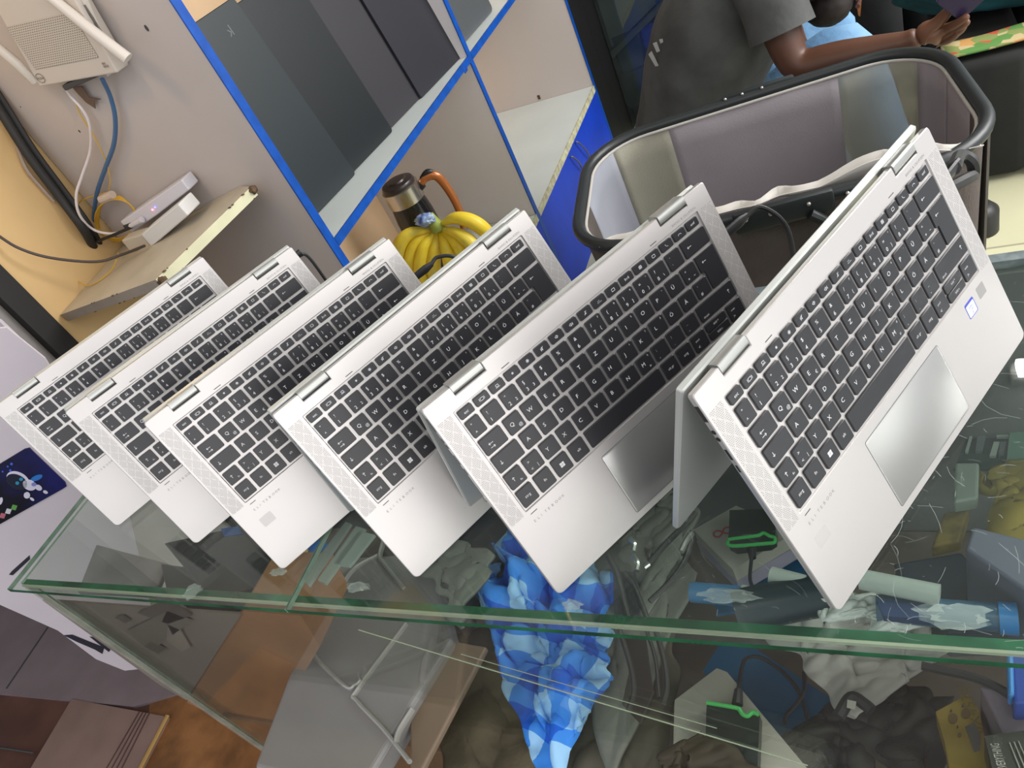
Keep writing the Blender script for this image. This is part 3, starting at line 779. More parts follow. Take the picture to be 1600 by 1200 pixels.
for v in bm.verts:
    n_ = 1 + 0.35 * noise.noise(v.co * 3.1); v.co = Vector((v.co.x * 0.030, v.co.y * 0.022, v.co.z * 0.016)) * n_ + wc
wm = mat('wrap_film', (0.45, 0.56, 0.66), 0.2, 0, 0.6, col2=(0.03, 0.10, 0.42), noise_scale=35)
world_child('stem_wrap', bm, wm, bb, 1.0)['label'] = 'blue and clear film twisted round the stem'

# ------------------------------------------------------------------ corner shelf, modem boxes, router, cables
A_ = onx(94, 492, -0.4775); Cc = ony(376, 291, 0.8135)
B_ = Vector((-0.4775, 0.8135, 0.058))
nn = (B_ - A_).cross(Cc - A_).normalized()
if nn.z < 0: nn = -nn
def on_plane(x, y, P0, n_):
    v = ray((x, y)); return CP + v * ((P0 - CP).dot(n_) / v.dot(n_))
E_ = on_plane(243, 437, A_, nn); D_ = on_plane(392, 292, A_, nn)
cs = empty('corner_shelf', (-0.40, 0.74, 0.03), 0, 'chipped cream corner shelf board carrying two white network boxes', 'shelf')
top = [A_, E_, D_, Cc, B_]; bot = [p - nn * 0.019 for p in top]
bm = bmesh.new(); L = add_loops(bm, [bot, top])
bmesh.ops.recalc_face_normals(bm, faces=bm.faces[:]); bm.faces.ensure_lookup_table()
def has(f, ps): return all(any((v.co - p).length < 1e-5 for v in f.verts) for p in ps)
for f in bm.faces:
    if has(f, (E_, D_)) and len(f.verts) == 4: f.material_index = 1
    elif has(f, (A_, E_)) and len(f.verts) == 4: f.material_index = 2
world_child('board', bm, [mat('shelf_top_paint', (0.52, 0.46, 0.36), 0.45, noise_amt=0.12, noise_scale=12), mat('cream_edge', (0.66, 0.64, 0.43), 0.5, noise_amt=0.08, noise_scale=20), mat('grey_edge', (0.40, 0.34, 0.28), 0.5, noise_amt=0.15, noise_scale=12)], cs, 0)
rr = random.Random(11)
for (a, b, n_, s) in ((A_, E_, 10, 0.0016), (E_, D_, 9, 0.0018)):
    for k in range(n_):
        t = 0.25 + 0.75 * rr.random() if a is A_ else rr.random()
        p = a.lerp(b, t) - nn * (0 if rr.random() < .6 else 0.019)
        world_child('chip', box(p, (s * (1 + 3 * rr.random()), s * (1 + 3 * rr.random()), s), 0.0004), MT['dirt'], cs, 0)
for p, s in ((E_ + (D_ - E_) * 0.03 - nn * 0.010, 0.011), (D_ - nn * 0.006, 0.010)):
    bm = bmesh.new(); bmesh.ops.create_icosphere(bm, subdivisions=3, radius=s)
    for v in bm.verts: v.co = v.co * (1 + 0.4 * noise.noise(v.co * 160)) * (0.8 if p is not D_ else 0.7) + p
    world_child('bare_chipboard', bm, MT['dirt'], cs, 1)

def slab_face(pts, y, dpt, m, parent, name='casing', lab=None):
    f = [ony(a, b, y) for a, b in pts]
    o = world_child(name, quad_panel(f, dpt, nrm=(0, -1, 0)), m, parent, 0)
    bv = o.modifiers.new('b', 'BEVEL'); bv.width = 0.003; bv.segments = 3; bv.limit_method = 'ANGLE'
    if lab: o['label'] = lab
    return o
wp = MT['white_plastic']; wl = mat('lilac_white_plastic', (0.68, 0.66, 0.72), 0.35)
ot = empty('network_box', (-0.30, 0.77, 0.10), 0, 'slim white network box with tiny blue and red lights, cable plugged in', 'network box')
slab_face([(187, 347), (283, 281), (296, 297), (246, 336), (206, 364)], 0.775, 0.034, wl, ot)
for (a, b, c_) in ((242, 324, (0.1, 0.1, 1.0)), (238, 328, (1.0, 0.15, 0.2))):
    world_child('indicator_light', box(ony(a, b, 0.7735), (0.0028, 0.001, 0.0028), 0), mat('led', c_, 0.3, emit=(c_, 6)), ot, 0)
slab_face([(191, 353), (204, 348), (211, 354), (197, 361)], 0.7735, 0.004, MT['gap'], ot, 'socket_recess')
o2 = empty('network_box', (-0.28, 0.74, 0.08), 0, 'plain white box lying on the corner shelf below the lit network box', 'network box')
slab_face([(220, 367), (278, 319), (294, 337), (250, 375), (236, 386)], 0.725, 0.045, wp, o2)
slab_face([(189, 376), (219, 367), (235, 386), (222, 391), (203, 393)], 0.735, 0.03, mat('darker_white_plastic', (0.55, 0.49, 0.40), 0.4), o2, 'side_casing')  # side casing in a darker, browner tone than the front

ro = empty('router', (-0.20, 0.79, 0.44), 0, 'white wireless router with round logo and aerials fixed to the board wall', 'router')
RY_ = 0.775
rm = mat('router_white', (0.56, 0.50, 0.44), 0.4)
slab_face([(62, 136), (184, 114), (105, -20), (-14, 0)], RY_, 0.034, rm, ro)
fb = [ony(a, b, RY_ - 0.0006) for a, b in ((62, 136), (184, 114), (105, -20))]
RM = plane_of(fb[0], fb[1] - fb[0], fb[2] - fb[1])
wr = (fb[1] - fb[0]).length
def slots_mat():
    m = mat('router_vent_grille', (0.50, 0.45, 0.40), 0.45); nt = m.node_tree; b = nt.nodes['Principled BSDF']; N = nt.nodes.new; Lk = nt.links.new
    tc = N('ShaderNodeTexCoord'); br = N('ShaderNodeTexBrick'); br.offset = 0.5; br.inputs['Scale'].default_value = 1; br.inputs['Brick Width'].default_value = 0.0052; br.inputs['Row Height'].default_value = 0.0036; br.inputs['Mortar Size'].default_value = 0.0011
    br.inputs['Color1'].default_value = (0.20, 0.16, 0.13, 1); br.inputs['Color2'].default_value = (0.16, 0.13, 0.11, 1); br.inputs['Mortar'].default_value = (0.52, 0.47, 0.41, 1)
    Lk(tc.outputs['Object'], br.inputs['Vector']); Lk(br.outputs['Color'], b.inputs['Base Color']); return m
o = obj('vent_grille', prism(rrect(0.018, 0.030, wr - 0.020, 0.105, 0.002, 2), 0, 0.0005), slots_mat(), ro, Matrix.Translation(-Vector(ro.location)) @ RM, 0)
bm = bmesh.new()
ring_o = [(0.016 + 0.0095 * math.cos(a), 0.0145 + 0.0085 * math.sin(a)) for a in [2 * math.pi * k / 32 for k in range(32)]]
ring_i = [(0.016 + 0.0086 * math.cos(a), 0.0145 + 0.0076 * math.sin(a)) for a in [2 * math.pi * k / 32 for k in range(32)]]
vo = [bm.verts.new(RM @ Vector((x, y, 0.0007))) for x, y in ring_o]; vi = [bm.verts.new(RM @ Vector((x, y, 0.0007))) for x, y in ring_i]
for k in range(32): bm.faces.new((vo[k], vo[(k + 1) % 32], vi[(k + 1) % 32], vi[k]))
add_text(bm, 'MTN', 0.016, 0.0170, 0.0072, RM, 0.0007, center=True, rot=math.pi)
world_child('logo', bm, MT['gap'], ro, 0)
bm = bmesh.new()
for k in range(5): add_box(bm, (wr - 0.020 + (k % 3) * 0.004, 0.014 + (k // 3) * 0.005, 0.0006), (0.003, 0.0035, 0.0004), 0, M=RM)
world_child('printed_mark', bm, mat('faded_print', (0.30, 0.25, 0.22), 0.6), ro, 0)
world_child('socket_row', box2((-0.255, 0.778, 0.382), (-0.165, 0.806, 0.392), 0.002), MT['gap'], ro, 0)
world_child('aerial', tube([ony(70, -12, 0.765), ony(140, 45, 0.765), ony(200, 92, 0.765)], [0.0085, 0.0095, 0.0105], seg=14), mat('aerial_white', (0.62, 0.57, 0.52), 0.35), ro)
world_child('aerial', tube([ony(-10, 68, 0.765), ony(25, 98, 0.765), ony(54, 128, 0.775)], [0.0085, 0.009, 0.007], seg=14), mat('aerial_white', (0.60, 0.55, 0.49), 0.35), ro)
sp_ = [ony(a, b, 0.786) for a, b in ((105, 5), (134, -4), (182, 108), (168, 120))]
world_child('side_label', quad_panel(sp_, 0.003), mat('label_paper', (0.62, 0.58, 0.53), 0.5), ro, 0)
LMx = plane_of(ony(124, 10, 0.7853), ony(146, 44, 0.7853) - ony(124, 10, 0.7853), ony(140, 0, 0.7853) - ony(124, 10, 0.7853))
bm = bmesh.new()
for k in range(7): q2w = add_box(bm, (0.024, 0.0035 + k * 0.0017, 0.0002), (0.048, 0.0007, 0.0002), 0, M=LMx)
world_child('label_bars', bm, MT['gap'], ro, 0)

def cable(name, pts, r, m, label, group=None, cat='cable', seg=8, extra=None):
    P = [p if isinstance(p, Vector) else p for p in pts]
    o = obj(name, tube(P, r, seg=seg, smooth=6), m)
    return tag(o, label, cat, group)
Y7 = 0.80
def W_(l, y0=Y7): return [ony(a, b, (q[0] if q else y0)) for a, b, *q in l]
cable('usb_cable', W_([(100, 133, 0.79), (110, 150), (128, 170), (140, 195), (141, 235), (128, 275, 0.78), (119, 305, 0.76), (124, 335, 0.75), (145, 358, 0.76), (172, 365, 0.77), (196, 360, 0.772), (204, 353, 0.770)]), 0.0028, mat('white_cable', (0.72, 0.66, 0.66), 0.4), 'thin white cable from the router down to the lit network box')
obj_ = obj('cable_plug', tube(W_([(204, 353, 0.769), (222, 343, 0.767)]), [0.0045, 0.0065], seg=10), wl); tag(obj_, 'ribbed white cable plug end lying on the lit network box', 'cable plug')
cable('network_cable', W_([(160, 124, 0.785), (172, 150), (180, 185), (178, 225), (165, 262), (152, 300), (147, 335), (148, 370), (152, 398, 0.79)]), 0.0042, mat('blue_cable', (0.05, 0.13, 0.27), 0.4), 'blue network cable hanging from the router to the corner shelf')
ym = mat('yellow_fibre', (0.66, 0.40, 0.04), 0.4)
bm = bmesh.new()
for k in range(4):
    c = (181, 342); a0 = 0.3 * k
    pts = [(c[0] + (27 + 2 * k) * math.cos(t + a0) * 1.0, c[1] + (38 - 2 * k) * math.sin(t + a0) * 0.95, 0.80 - 0.004 * k) for t in [2 * math.pi * i / 14 for i in range(13)]]
    add_tube(bm, W_(pts), 0.0013, seg=6, smooth=4)
tag(obj('fibre_coil', bm, ym), 'coiled yellow fibre cable with a tie behind the white network boxes', 'cable')
cable('fibre_loop', W_([(118, 158), (125, 178), (148, 215), (165, 250), (172, 280), (170, 300)]), 0.0011, ym, 'thin yellow fibre running down the wall beside the blue cable', cat='cable', seg=6)
cable('fibre_loop', W_([(170, 300), (130, 312), (118, 330), (122, 350), (150, 372), (178, 392), (184, 395, 0.74), (184, 400, 0.70), (172, 425, 0.68), (140, 446, 0.66), (118, 435, 0.68), (105, 412, 0.72), (106, 385, 0.76), (135, 350, 0.79)]), 0.0012, ym, 'loose loop of yellow fibre hanging over the corner shelf edge', cat='cable', seg=6)
obj_ = obj('tie_wrap', tube(W_([(158, 312, 0.792), (176, 304, 0.792)]), 0.0085, seg=10), mat('pale_tie', (0.62, 0.50, 0.42), 0.5)); tag(obj_, 'pale twisted tie round the top of the yellow coil', 'cable tie')
cable('power_cable', [onx(-6, 366, -0.46), onx(30, 388, -0.44), onx(80, 403, -0.42), onx(150, 409, -0.38), ony(190, 398, 0.70), ony(226, 384, 0.71)], 0.0028, mat('brown_cable', (0.06, 0.045, 0.04), 0.5), 'dark brown cable sagging from the left edge to the lower white box')
cable('power_cable', W_([(101, 387, 0.74), (125, 388, 0.75), (150, 378, 0.76), (180, 366, 0.765), (205, 355, 0.767)]), 0.0032, MT['rubber'], 'short black lead ending in a plug left of the network boxes')
bl = [onx(a, b, -0.455) for a, b in ((-30, 128), (0, 172), (45, 243), (95, 310), (135, 365))] + [ony(165, 420, 0.79), ony(215, 466, 0.79), ony(262, 545, 0.79)]
cable('conduit', bl, 0.0095, MT['rubber'], 'thick black cable conduit running down the wall corner behind the shelf', cat='conduit', seg=12)
cable('conduit', [p + Vector((0.006, 0.014, 0.004)) for p in bl[:6]], 0.006, MT['rubber'], 'thinner black cable running beside the thick conduit in the corner', cat='cable')
cable('grey_cable', [onx(a, b, -0.47) for a, b in ((-20, 135), (8, 182), (22, 215), (40, 262), (62, 290), (85, 315))], 0.0035, mat('grey_cable', (0.33, 0.26, 0.22), 0.5), 'dull grey cable curving across the top of the yellow wall')
bm = quad_panel([ony(a, b, 0.806) for a, b in ((112, 135), (128, 136), (139, 152), (158, 155), (147, 158), (149, 170), (134, 160), (120, 145))], 0.0015)
tag(obj('torn_foil', bm, mat('torn_brown_foil', (0.13, 0.08, 0.06), 0.5), smooth=0), 'ragged dark scrap stuck under the router', 'scrap')

# ------------------------------------------------------------------ white board with astronaut picture at far left
T_ = Vector((0.816, 0.578, 0)); P0 = Vector((-0.30, 0.265, -0.112)); N_ = Vector((0.578, -0.816, 0))
def onb(x, y, off=0.0): return on_plane(x, y, P0 + N_ * off, N_)
wbm = mat('white_board_sheet', (0.62, 0.56, 0.60), 0.5, noise_amt=0.08, noise_scale=3)
wb = empty('printed_board', (-0.45, 0.16, -0.45), 0, 'pale lilac board with dark astronaut picture standing at the left of the counter', 'printed board')
out_ = [(-90, 520), (10, 512), (70, 560), (150, 690), (200, 800), (232, 930), (250, 1020), (230, 1044), (195, 1048), (150, 1030), (90, 985), (0, 945), (-90, 905)]
world_child('sheet', quad_panel([onb(a, b) for a, b in out_], 0.004, nrm=N_), wbm, wb, 0)
pic = [(-60, 760), (0, 725), (38, 702), (46, 700), (52, 706), (102, 754), (104, 760), (98, 764), (0, 819), (-60, 852)]
pm = bpy.data.materials.new('night_sky_print'); pm.use_nodes = True
nt = pm.node_tree; b = nt.nodes['Principled BSDF']; tc = nt.nodes.new('ShaderNodeTexCoord'); nz = nt.nodes.new('ShaderNodeTexNoise'); nz.inputs['Scale'].default_value = 9
rp = nt.nodes.new('ShaderNodeValToRGB'); rp.color_ramp.elements[0].color = (0.004, 0.004, 0.012, 1); rp.color_ramp.elements[0].position = 0.42; rp.color_ramp.elements[1].color = (0.008, 0.010, 0.10, 1); rp.color_ramp.elements[1].position = 0.62
nt.links.new(tc.outputs['Object'], nz.inputs['Vector']); nt.links.new(nz.outputs['Fac'], rp.inputs[0]); nt.links.new(rp.outputs[0], b.inputs['Base Color']); b.inputs['Roughness'].default_value = 0.25
world_child('picture', quad_panel([onb(a, b, 0.002) for a, b in pic], 0.002, nrm=N_), pm, wb, 0)
def disc(cx, cy, rx, ry, rot, m, name, off=0.0026, n=24):
    pts = []
    for k in range(n):
        t = 2 * math.pi * k / n; x, y = rx * math.cos(t), ry * math.sin(t); c, s = math.cos(rot), math.sin(rot)
        pts.append(onb(cx + x * c - y * s, cy + x * s + y * c, off))
    o = world_child(name, quad_panel(pts, 0.0004, nrm=N_), m, wb, 0); return o
aw = mat('astronaut_white', (0.62, 0.60, 0.72), 0.4); ab = mat('astronaut_blue', (0.02, 0.16, 0.52), 0.4); ad = mat('astronaut_dark', (0.01, 0.012, 0.03), 0.3); at = mat('astronaut_teal', (0.02, 0.25, 0.42), 0.3)
disc(28, 750, 19, 12, 0.45, aw, 'helmet', 0.0026); disc(26, 753, 17.5, 11, 0.45, ad, 'visor', 0.0031)
disc(33, 749, 3, 2.6, 0, at, 'eye', 0.0036); disc(27, 755, 3, 2.6, 0, at, 'eye', 0.0036)
disc(57, 747, 10, 4, -0.4, ab, 'cape', 0.0026); disc(46, 758, 11, 8, 0.4, aw, 'suit', 0.0031); disc(42, 774, 5, 5, 0, aw, 'suit_leg', 0.0033); disc(50, 780, 4, 2, 0.6, aw, 'suit_boot', 0.0035)
disc(60, 762, 6, 4, 0.5, aw, 'suit_arm', 0.0033); disc(71, 769, 4, 2.4, 0.4, aw, 'suit_glove', 0.0035); disc(53, 757, 4, 3, 0, mat('astro_lilac', (0.2, 0.2, 0.5), 0.4), 'suit_shade', 0.0037)
for (a, b_, c_) in ((4, 806, (0.42, 0.12, 0.16)), (13, 799, (0.55, 0.55, 0.6)), (22, 793, (0.10, 0.30, 0.06))): disc(a, b_, 6, 5, -0.5, mat('thumb', c_, 0.4), 'picture_thumbnail', 0.003, 4)
disc(1, 783, 3, 6, 0.3, aw, 'second_suit', 0.003)
for (a, b_, r_) in ((18, 725, 2.2), (12, 729, 1.5), (16, 735, 1.8), (4, 737, 1.4)): disc(a, b_, r_, r_, 0, mat('star_blue', (0.05, 0.12, 0.6), 0.4), 'star', 0.003, 10)
ink = mat('black_ink', (0.02, 0.018, 0.03), 0.5)
for pts in ([(100, 993), (113, 992), (140, 1003), (163, 1012), (160, 1022), (148, 1015), (120, 1003)], [(140, 995), (148, 996), (174, 1014), (170, 1019)], [(46, 868), (18, 893), (14, 898), (20, 899), (47, 874)]):
    world_child('lettering', quad_panel([onb(a, b_, 0.0012) for a, b_ in pts], 0.001, nrm=N_), ink, wb, 0)
# pale panel edge above
tag(obj('pale_panel', quad_panel([on_plane(a, b_, Vector((-0.47, 0.3, 0)), N_) for a, b_ in ((-60, 480), (0, 503), (52, 552), (70, 600), (-60, 700))], 0.01, nrm=N_), mat('lilac_panel', (0.50, 0.47, 0.52), 0.45)), 'pale lilac panel leaning against the grey post at the left edge', 'panel')
tag(obj('purple_card', quad_panel([on_plane(a, b_, Vector((-0.465, 0.3, 0)), N_) for a, b_ in ((-60, 560), (0, 578), (22, 600), (-60, 650))], 0.002, nrm=N_), mat('purple_card', (0.10, 0.07, 0.13), 0.4)), 'small dark purple card at the left edge above the astronaut board', 'card')
# floor mats at the lower left
tag(obj('floor_mat', quad_panel([onz(a, b_, FZ + 0.012) for a, b_ in ((-160, 840), (130, 985), (290, 1080), (208, 1104), (-160, 1068))], 0.012, nrm=(0, 0, 1)), mat('lilac_grey_tile', (0.235, 0.185, 0.20), 0.5, noise_amt=0.15, noise_scale=8), smooth=0), 'grey lilac floor sheet left of the counter', 'floor sheet')
tag(obj('floor_gap', quad_panel([onz(a, b_, FZ + 0.0008) for a, b_ in ((-160, 1060), (320, 1105), (320, 1300), (-160, 1300))], 0.0005, nrm=(0, 0, 1)), mat('red_brown_tile', (0.13, 0.052, 0.036), 0.45, noise_amt=0.4, noise_scale=6), smooth=0), 'red brown tiles beside the grooved grey strip', 'floor tiles')
gm_ = empty('grooved_strip', tuple(onz(160, 1150, FZ)), 0, 'brown grey strip with long grooves lying on the floor at the lower left', 'floor strip')
world_child('sheet', quad_panel([onz(a, b_, FZ + 0.014) for a, b_ in ((112, 1092), (262, 1120), (205, 1230), (30, 1230))], 0.012, nrm=(0, 0, 1)), mat('brown_grey_strip', (0.25, 0.16, 0.135), 0.5, noise_amt=0.15, noise_scale=10), gm_, 0)
for k in range(4):
    world_child('groove', tube([onz(218 + 5 * k, 1112 + k, FZ + 0.0145), onz(164 + 8 * k, 1205, FZ + 0.0145)], 0.0022, seg=6), mat('groove_dark', (0.06, 0.03, 0.03), 0.6), gm_)
world_child('metal_edge', tube([onz(262, 1118, FZ + 0.014), onz(205, 1228, FZ + 0.014)], 0.006, seg=8), mat('ochre_edge', (0.42, 0.26, 0.09), 0.35, 0.3), gm_)
for a, b_, lb_ in (((75, 980), (10, 1076), 'dark joint line crossing the grey lilac floor sheet'), ((0, 1168), (52, 1176), 'short dark joint line in the red brown tiles')):
    tag(obj('tile_joint', tube([onz(*a, FZ + 0.0125), onz(*b_, FZ + 0.0125)], 0.003, seg=6), MT['gap']), lb_, 'joint')
tag(obj('brown_floor_sheet', quad_panel([onz(a, b_, FZ + 0.004) for a, b_ in ((236, 1080), (300, 1090), (900, 1240), (900, 1500), (150, 1500), (225, 1180))], 0.003, nrm=(0, 0, 1)), mat('orange_brown', (0.30, 0.13, 0.045), 0.4, noise_amt=0.5, noise_scale=10), smooth=0), 'orange brown floor patch under the counter corner', 'floor patch')

# ------------------------------------------------------------------ bassinet
BC = Vector((0.840, 1.105, -0.20)); BA = math.radians(8.2)
bx_, by_ = Vector((math.cos(BA), math.sin(BA), 0)), Vector((-math.sin(BA), math.cos(BA), 0))
HXb, HYb, RR = 0.352, 0.225, 0.135
def bl_(x, y, z=0): return BC + bx_ * x + by_ * y + Vector((0, 0, z))
bas = empty('travel_bassinet', (BC.x, BC.y, FZ), 0, 'grey fabric travel bassinet with a black tube rim behind the nearest laptops', 'bassinet')
rm_ = mat('bassinet_rim_black', (0.018, 0.022, 0.023), 0.42, 0, 0.5)
ring = rrect(-HXb, -HYb, HXb, HYb, RR, 10)
world_child('rim', tube([bl_(x, y) for x, y in ring], 0.0118, seg=12, closed=True, flat=1.0), rm_, bas, 1.2)
ring2 = rrect(-HXb + .014, -HYb + .014, HXb - .014, HYb - .014, RR - .014, 10)
world_child('piping', tube([bl_(x, y, -0.006) for x, y in ring2], 0.0035, seg=8, closed=True), mat('pale_piping', (0.42, 0.40, 0.37), 0.7), bas, 1.2)
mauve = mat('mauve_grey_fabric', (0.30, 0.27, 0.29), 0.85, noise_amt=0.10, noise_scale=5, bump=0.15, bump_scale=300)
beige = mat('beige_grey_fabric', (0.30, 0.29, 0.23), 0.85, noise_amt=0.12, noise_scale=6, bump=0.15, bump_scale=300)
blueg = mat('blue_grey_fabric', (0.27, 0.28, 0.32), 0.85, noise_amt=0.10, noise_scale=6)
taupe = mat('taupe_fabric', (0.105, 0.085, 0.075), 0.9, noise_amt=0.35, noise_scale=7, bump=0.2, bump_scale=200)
def sheer_mat():
    m = mat('sheer_window_fabric', (0.36, 0.35, 0.28), 0.5); m.node_tree.nodes['Principled BSDF'].inputs['Alpha'].default_value = 0.62; return m
sheer = sheer_mat()
n = len(ring2)
rin = rrect(-HXb + .016, -HYb + .016, HXb - .016, HYb - .016, RR - .016, 10)
DB = -0.30
def wall_part(name, idx, m, z0=-0.008, z1=DB, shrink=0.03):
    bm = bmesh.new(); cols = []
    for i in idx:
        x, y = rin[i % len(rin)]
        col = []
        for k in range(7):
            t = k / 6; s = 1 - shrink * t
            w_ = 0.003 * noise.noise(Vector((x * 9, y * 9, t * 3)))
            col.append(bm.verts.new(bl_(x * s, y * s + w_, z0 + (z1 - z0) * t)))
        cols.append(col)
    for a, b in zip(cols, cols[1:]):
        for k in range(6): bm.faces.new((a[k], b[k], b[k + 1], a[k + 1]))
    o = world_child(name, bm, m, bas, 1.2)
    s_ = o.modifiers.new('t', 'SOLIDIFY'); s_.thickness = 0.002
    return o
# dense outline so the panels can change where the photo shows them changing
def dense(poly, n):
    P = poly + [poly[0]]; L = [0]
    for a, b in zip(P, P[1:]): L.append(L[-1] + math.hypot(b[0] - a[0], b[1] - a[1]))
    out = []; j = 0
    for k in range(n):
        t = L[-1] * k / n
        while L[j + 1] < t: j += 1
        f = (t - L[j]) / max(1e-9, L[j + 1] - L[j]); out.append((P[j][0] + (P[j + 1][0] - P[j][0]) * f, P[j][1] + (P[j + 1][1] - P[j][1]) * f))
    return out
rin = dense(rin, 120)
def idx_at(x, y): return min(range(120), key=lambda i: (rin[i][0] - x) ** 2 + (rin[i][1] - y) ** 2)
# far side runs from +x to -x
cuts = [(HXb, -0.08), (HXb, 0.08), (0.312, 0.175), (0.172, HYb), (-0.165, HYb), (-0.30, HYb - 0.03), (-HXb, -0.02)]
ii = [idx_at(*c) for c in cuts]
names = [('fabric_wall', mauve), ('fabric_wall', mauve), ('sheer_window', sheer), ('fabric_wall', mauve), ('fabric_wall', beige), ('fabric_wall', blueg)]
for (n_, m_), a, b in zip(names, ii, ii[1:]):
    wall_part(n_, range(a, b + 1), m_)
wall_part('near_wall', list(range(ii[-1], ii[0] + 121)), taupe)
world_child('mattress', prism([(x * .95, y * .95) for x, y in rin], DB - 0.02, DB + 0.01, M=Matrix.Translation(BC) @ Matrix.Rotation(BA, 4, 'Z')), mauve, bas)
# ruffled white sheet hanging inside the near rim
bm = bmesh.new(); cols = []
for i in range(61):
    t = i / 60; x = -0.30 + 0.62 * t
    wv = 0.004 * noise.noise(Vector((x * 22, 0, 0))) + 0.001 * math.sin(x * 110)
    hgt = 0.010 + 0.003 * max(0, math.sin((t - 0.05) * 3.0)) + 0.005 * noise.noise(Vector((x * 12, 5, 0))) + (0.022 if 0.62 < t < 0.95 else 0) * math.sin((t - .62) / .33 * math.pi)
    cols.append([bm.verts.new(bl_(x, -HYb + 0.016 + 0.007 * k + wv * (1 + k), -0.004 + hgt * (1.0 - k * 0.5) * (1 if k < 2 else -2))) for k in range(4)])
for a, b in zip(cols, cols[1:]):
    for k in range(3): bm.faces.new((a[k], b[k], b[k + 1], a[k + 1]))
o = world_child('white_sheet', bm, mat('white_sheet', (0.60, 0.57, 0.53), 0.8), bas, 1.3); o.modifiers.new('t', 'SOLIDIFY').thickness = 0.0015
# near crossbar bracket with rivets and folding legs
def nb(x, dz=0.0, dy=-0.004): return bl_(x, -HYb + dy, dz)
world_child('bracket', box(Vector((0.02, -HYb - 0.012, -0.004)), (0.16, 0.016, 0.042), 0.006, M=Matrix.Translation(BC) @ Matrix.Rotation(BA, 4, 'Z')), rm_, bas)
world_child('bracket', box(Vector((0.02, HYb + 0.006, 0.0)), (0.15, 0.014, 0.034), 0.006, M=Matrix.Translation(BC) @ Matrix.Rotation(BA, 4, 'Z')), rm_, bas)
rv = mat('rivet', (0.45, 0.45, 0.44), 0.3, 0.8)
for x in (-0.04, 0.0, 0.06, 0.12):
    bm = bmesh.new(); bmesh.ops.create_icosphere(bm, subdivisions=2, radius=0.0038); bmesh.ops.translate(bm, verts=bm.verts[:], vec=nb(x, 0.004 if x < .1 else 0.0, -0.021 if x < .1 else -0.013)); world_child('rivet', bm, rv, bas, 1)
for x in (-0.045, -0.01, 0.03):
    bm = bmesh.new(); bmesh.ops.create_icosphere(bm, subdivisions=2, radius=0.0035); bmesh.ops.translate(bm, verts=bm.verts[:], vec=bl_(x, HYb - 0.002, 0.012)); world_child('rivet', bm, rv, bas, 1)
for x0, x1 in ((0.06, 0.12), (0.14, 0.10)):
    world_child('leg', tube([nb(x0, -0.015, -0.022), nb((x0 + x1) / 2, -0.10, -0.026), nb(x1, -0.72, -0.03)], 0.0095, seg=10, smooth=3), rm_, bas)
for x0 in (-0.2,):
    world_child('leg', tube([bl_(x0, HYb, -0.01), bl_(-x0 * .4, HYb + 0.01, FZ - BC.z + 0.008)], 0.0095, seg=10), rm_, bas)
# outside skirt of the basket below the rim
skirt = dense(rrect(-HXb + .004, -HYb + .004, HXb - .004, HYb - .004, RR - .004, 10), 140)
bm = bmesh.new(); cols = []
for i, (x, y) in enumerate(skirt):
    col = []
    for k in range(8):
        t = k / 7; f = 1 - 0.05 * t + 0.012 * t * noise.noise(Vector((x * 25, y * 25, t)))
        col.append(bm.verts.new(bl_(x * f, y * f, -0.012 - 0.34 * t)))
    cols.append(col)
for a, b in zip(cols, cols[1:] + cols[:1]):
    for k in range(7): bm.faces.new((a[k], a[k + 1], b[k + 1], b[k]))
# only the near half hangs outside: the far side is the sheer wall
dele = [f for f in bm.faces if (f.calc_center_median() - BC).dot(by_) > 0.10]
bmesh.ops.delete(bm, geom=dele, context='FACES')
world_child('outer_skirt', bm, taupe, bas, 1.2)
world_child('side_strap', quad_panel([bl_(HXb + 0.004, -0.10, -0.01), bl_(HXb + 0.004, 0.10, -0.01), bl_(HXb - 0.006, 0.10, -0.36), bl_(HXb - 0.006, -0.10, -0.36)], 0.004), mat('grey_taupe_strap', (0.27, 0.25, 0.22), 0.85, noise_amt=0.1, noise_scale=9), bas, 0)

# ------------------------------------------------------------------ seated person
def skin_obj(name, chains, m, parent, sub=2):
    """chains: [(points, radii, parent_vertex)] grown into one surface with a skin modifier"""
    me = bpy.data.meshes.new(name); V = []; E = []; Rr = []
    for pts, rad, root in chains:
        prev = root
        for p, r in zip(pts, rad):
            V.append(tuple(p)); Rr.append(r)
            if prev is not None: E.append((prev, len(V) - 1))
            prev = len(V) - 1
    me.from_pydata(V, E, []); me.materials.append(m)
    o = bpy.data.objects.new(name, me); C.objects.link(o)
    o.modifiers.new('skin', 'SKIN').use_smooth_shade = True
    for i, s in enumerate(me.skin_vertices[0].data):
        r = Rr[i]; s.radius = r if isinstance(r, tuple) else (r, r); s.use_root = (i == 0)
    sb_ = o.modifiers.new('sub', 'SUBSURF'); sb_.levels = sub; sb_.render_levels = sub
    if parent:
        o.parent = parent; o.matrix_basis = Matrix.LocRotScale(parent.location, parent.rotation_euler, None).inverted()
    for p in me.polygons: p.use_smooth = True
    return o
skin_m = mat('brown_skin', (0.10, 0.042, 0.024), 0.45, 0, 0.4, noise_amt=0.15, noise_scale=14)
shirt_m = mat('charcoal_tshirt', (0.085, 0.088, 0.086), 0.9, noise_amt=0.4, noise_scale=9, bump=0.4, bump_scale=18)
jean_m = mat('light_blue_jeans', (0.10, 0.22, 0.38), 0.85, col2=(0.17, 0.32, 0.48), noise_scale=10, bump=0.3, bump_scale=60)
PY = 1.70
pe = empty('person', (ony(1080, 262, PY).x, PY, FZ), 0, 'person in a charcoal t-shirt and light blue jeans, bent over a phone', 'person')
hipc = ony(1085, 262, PY); 
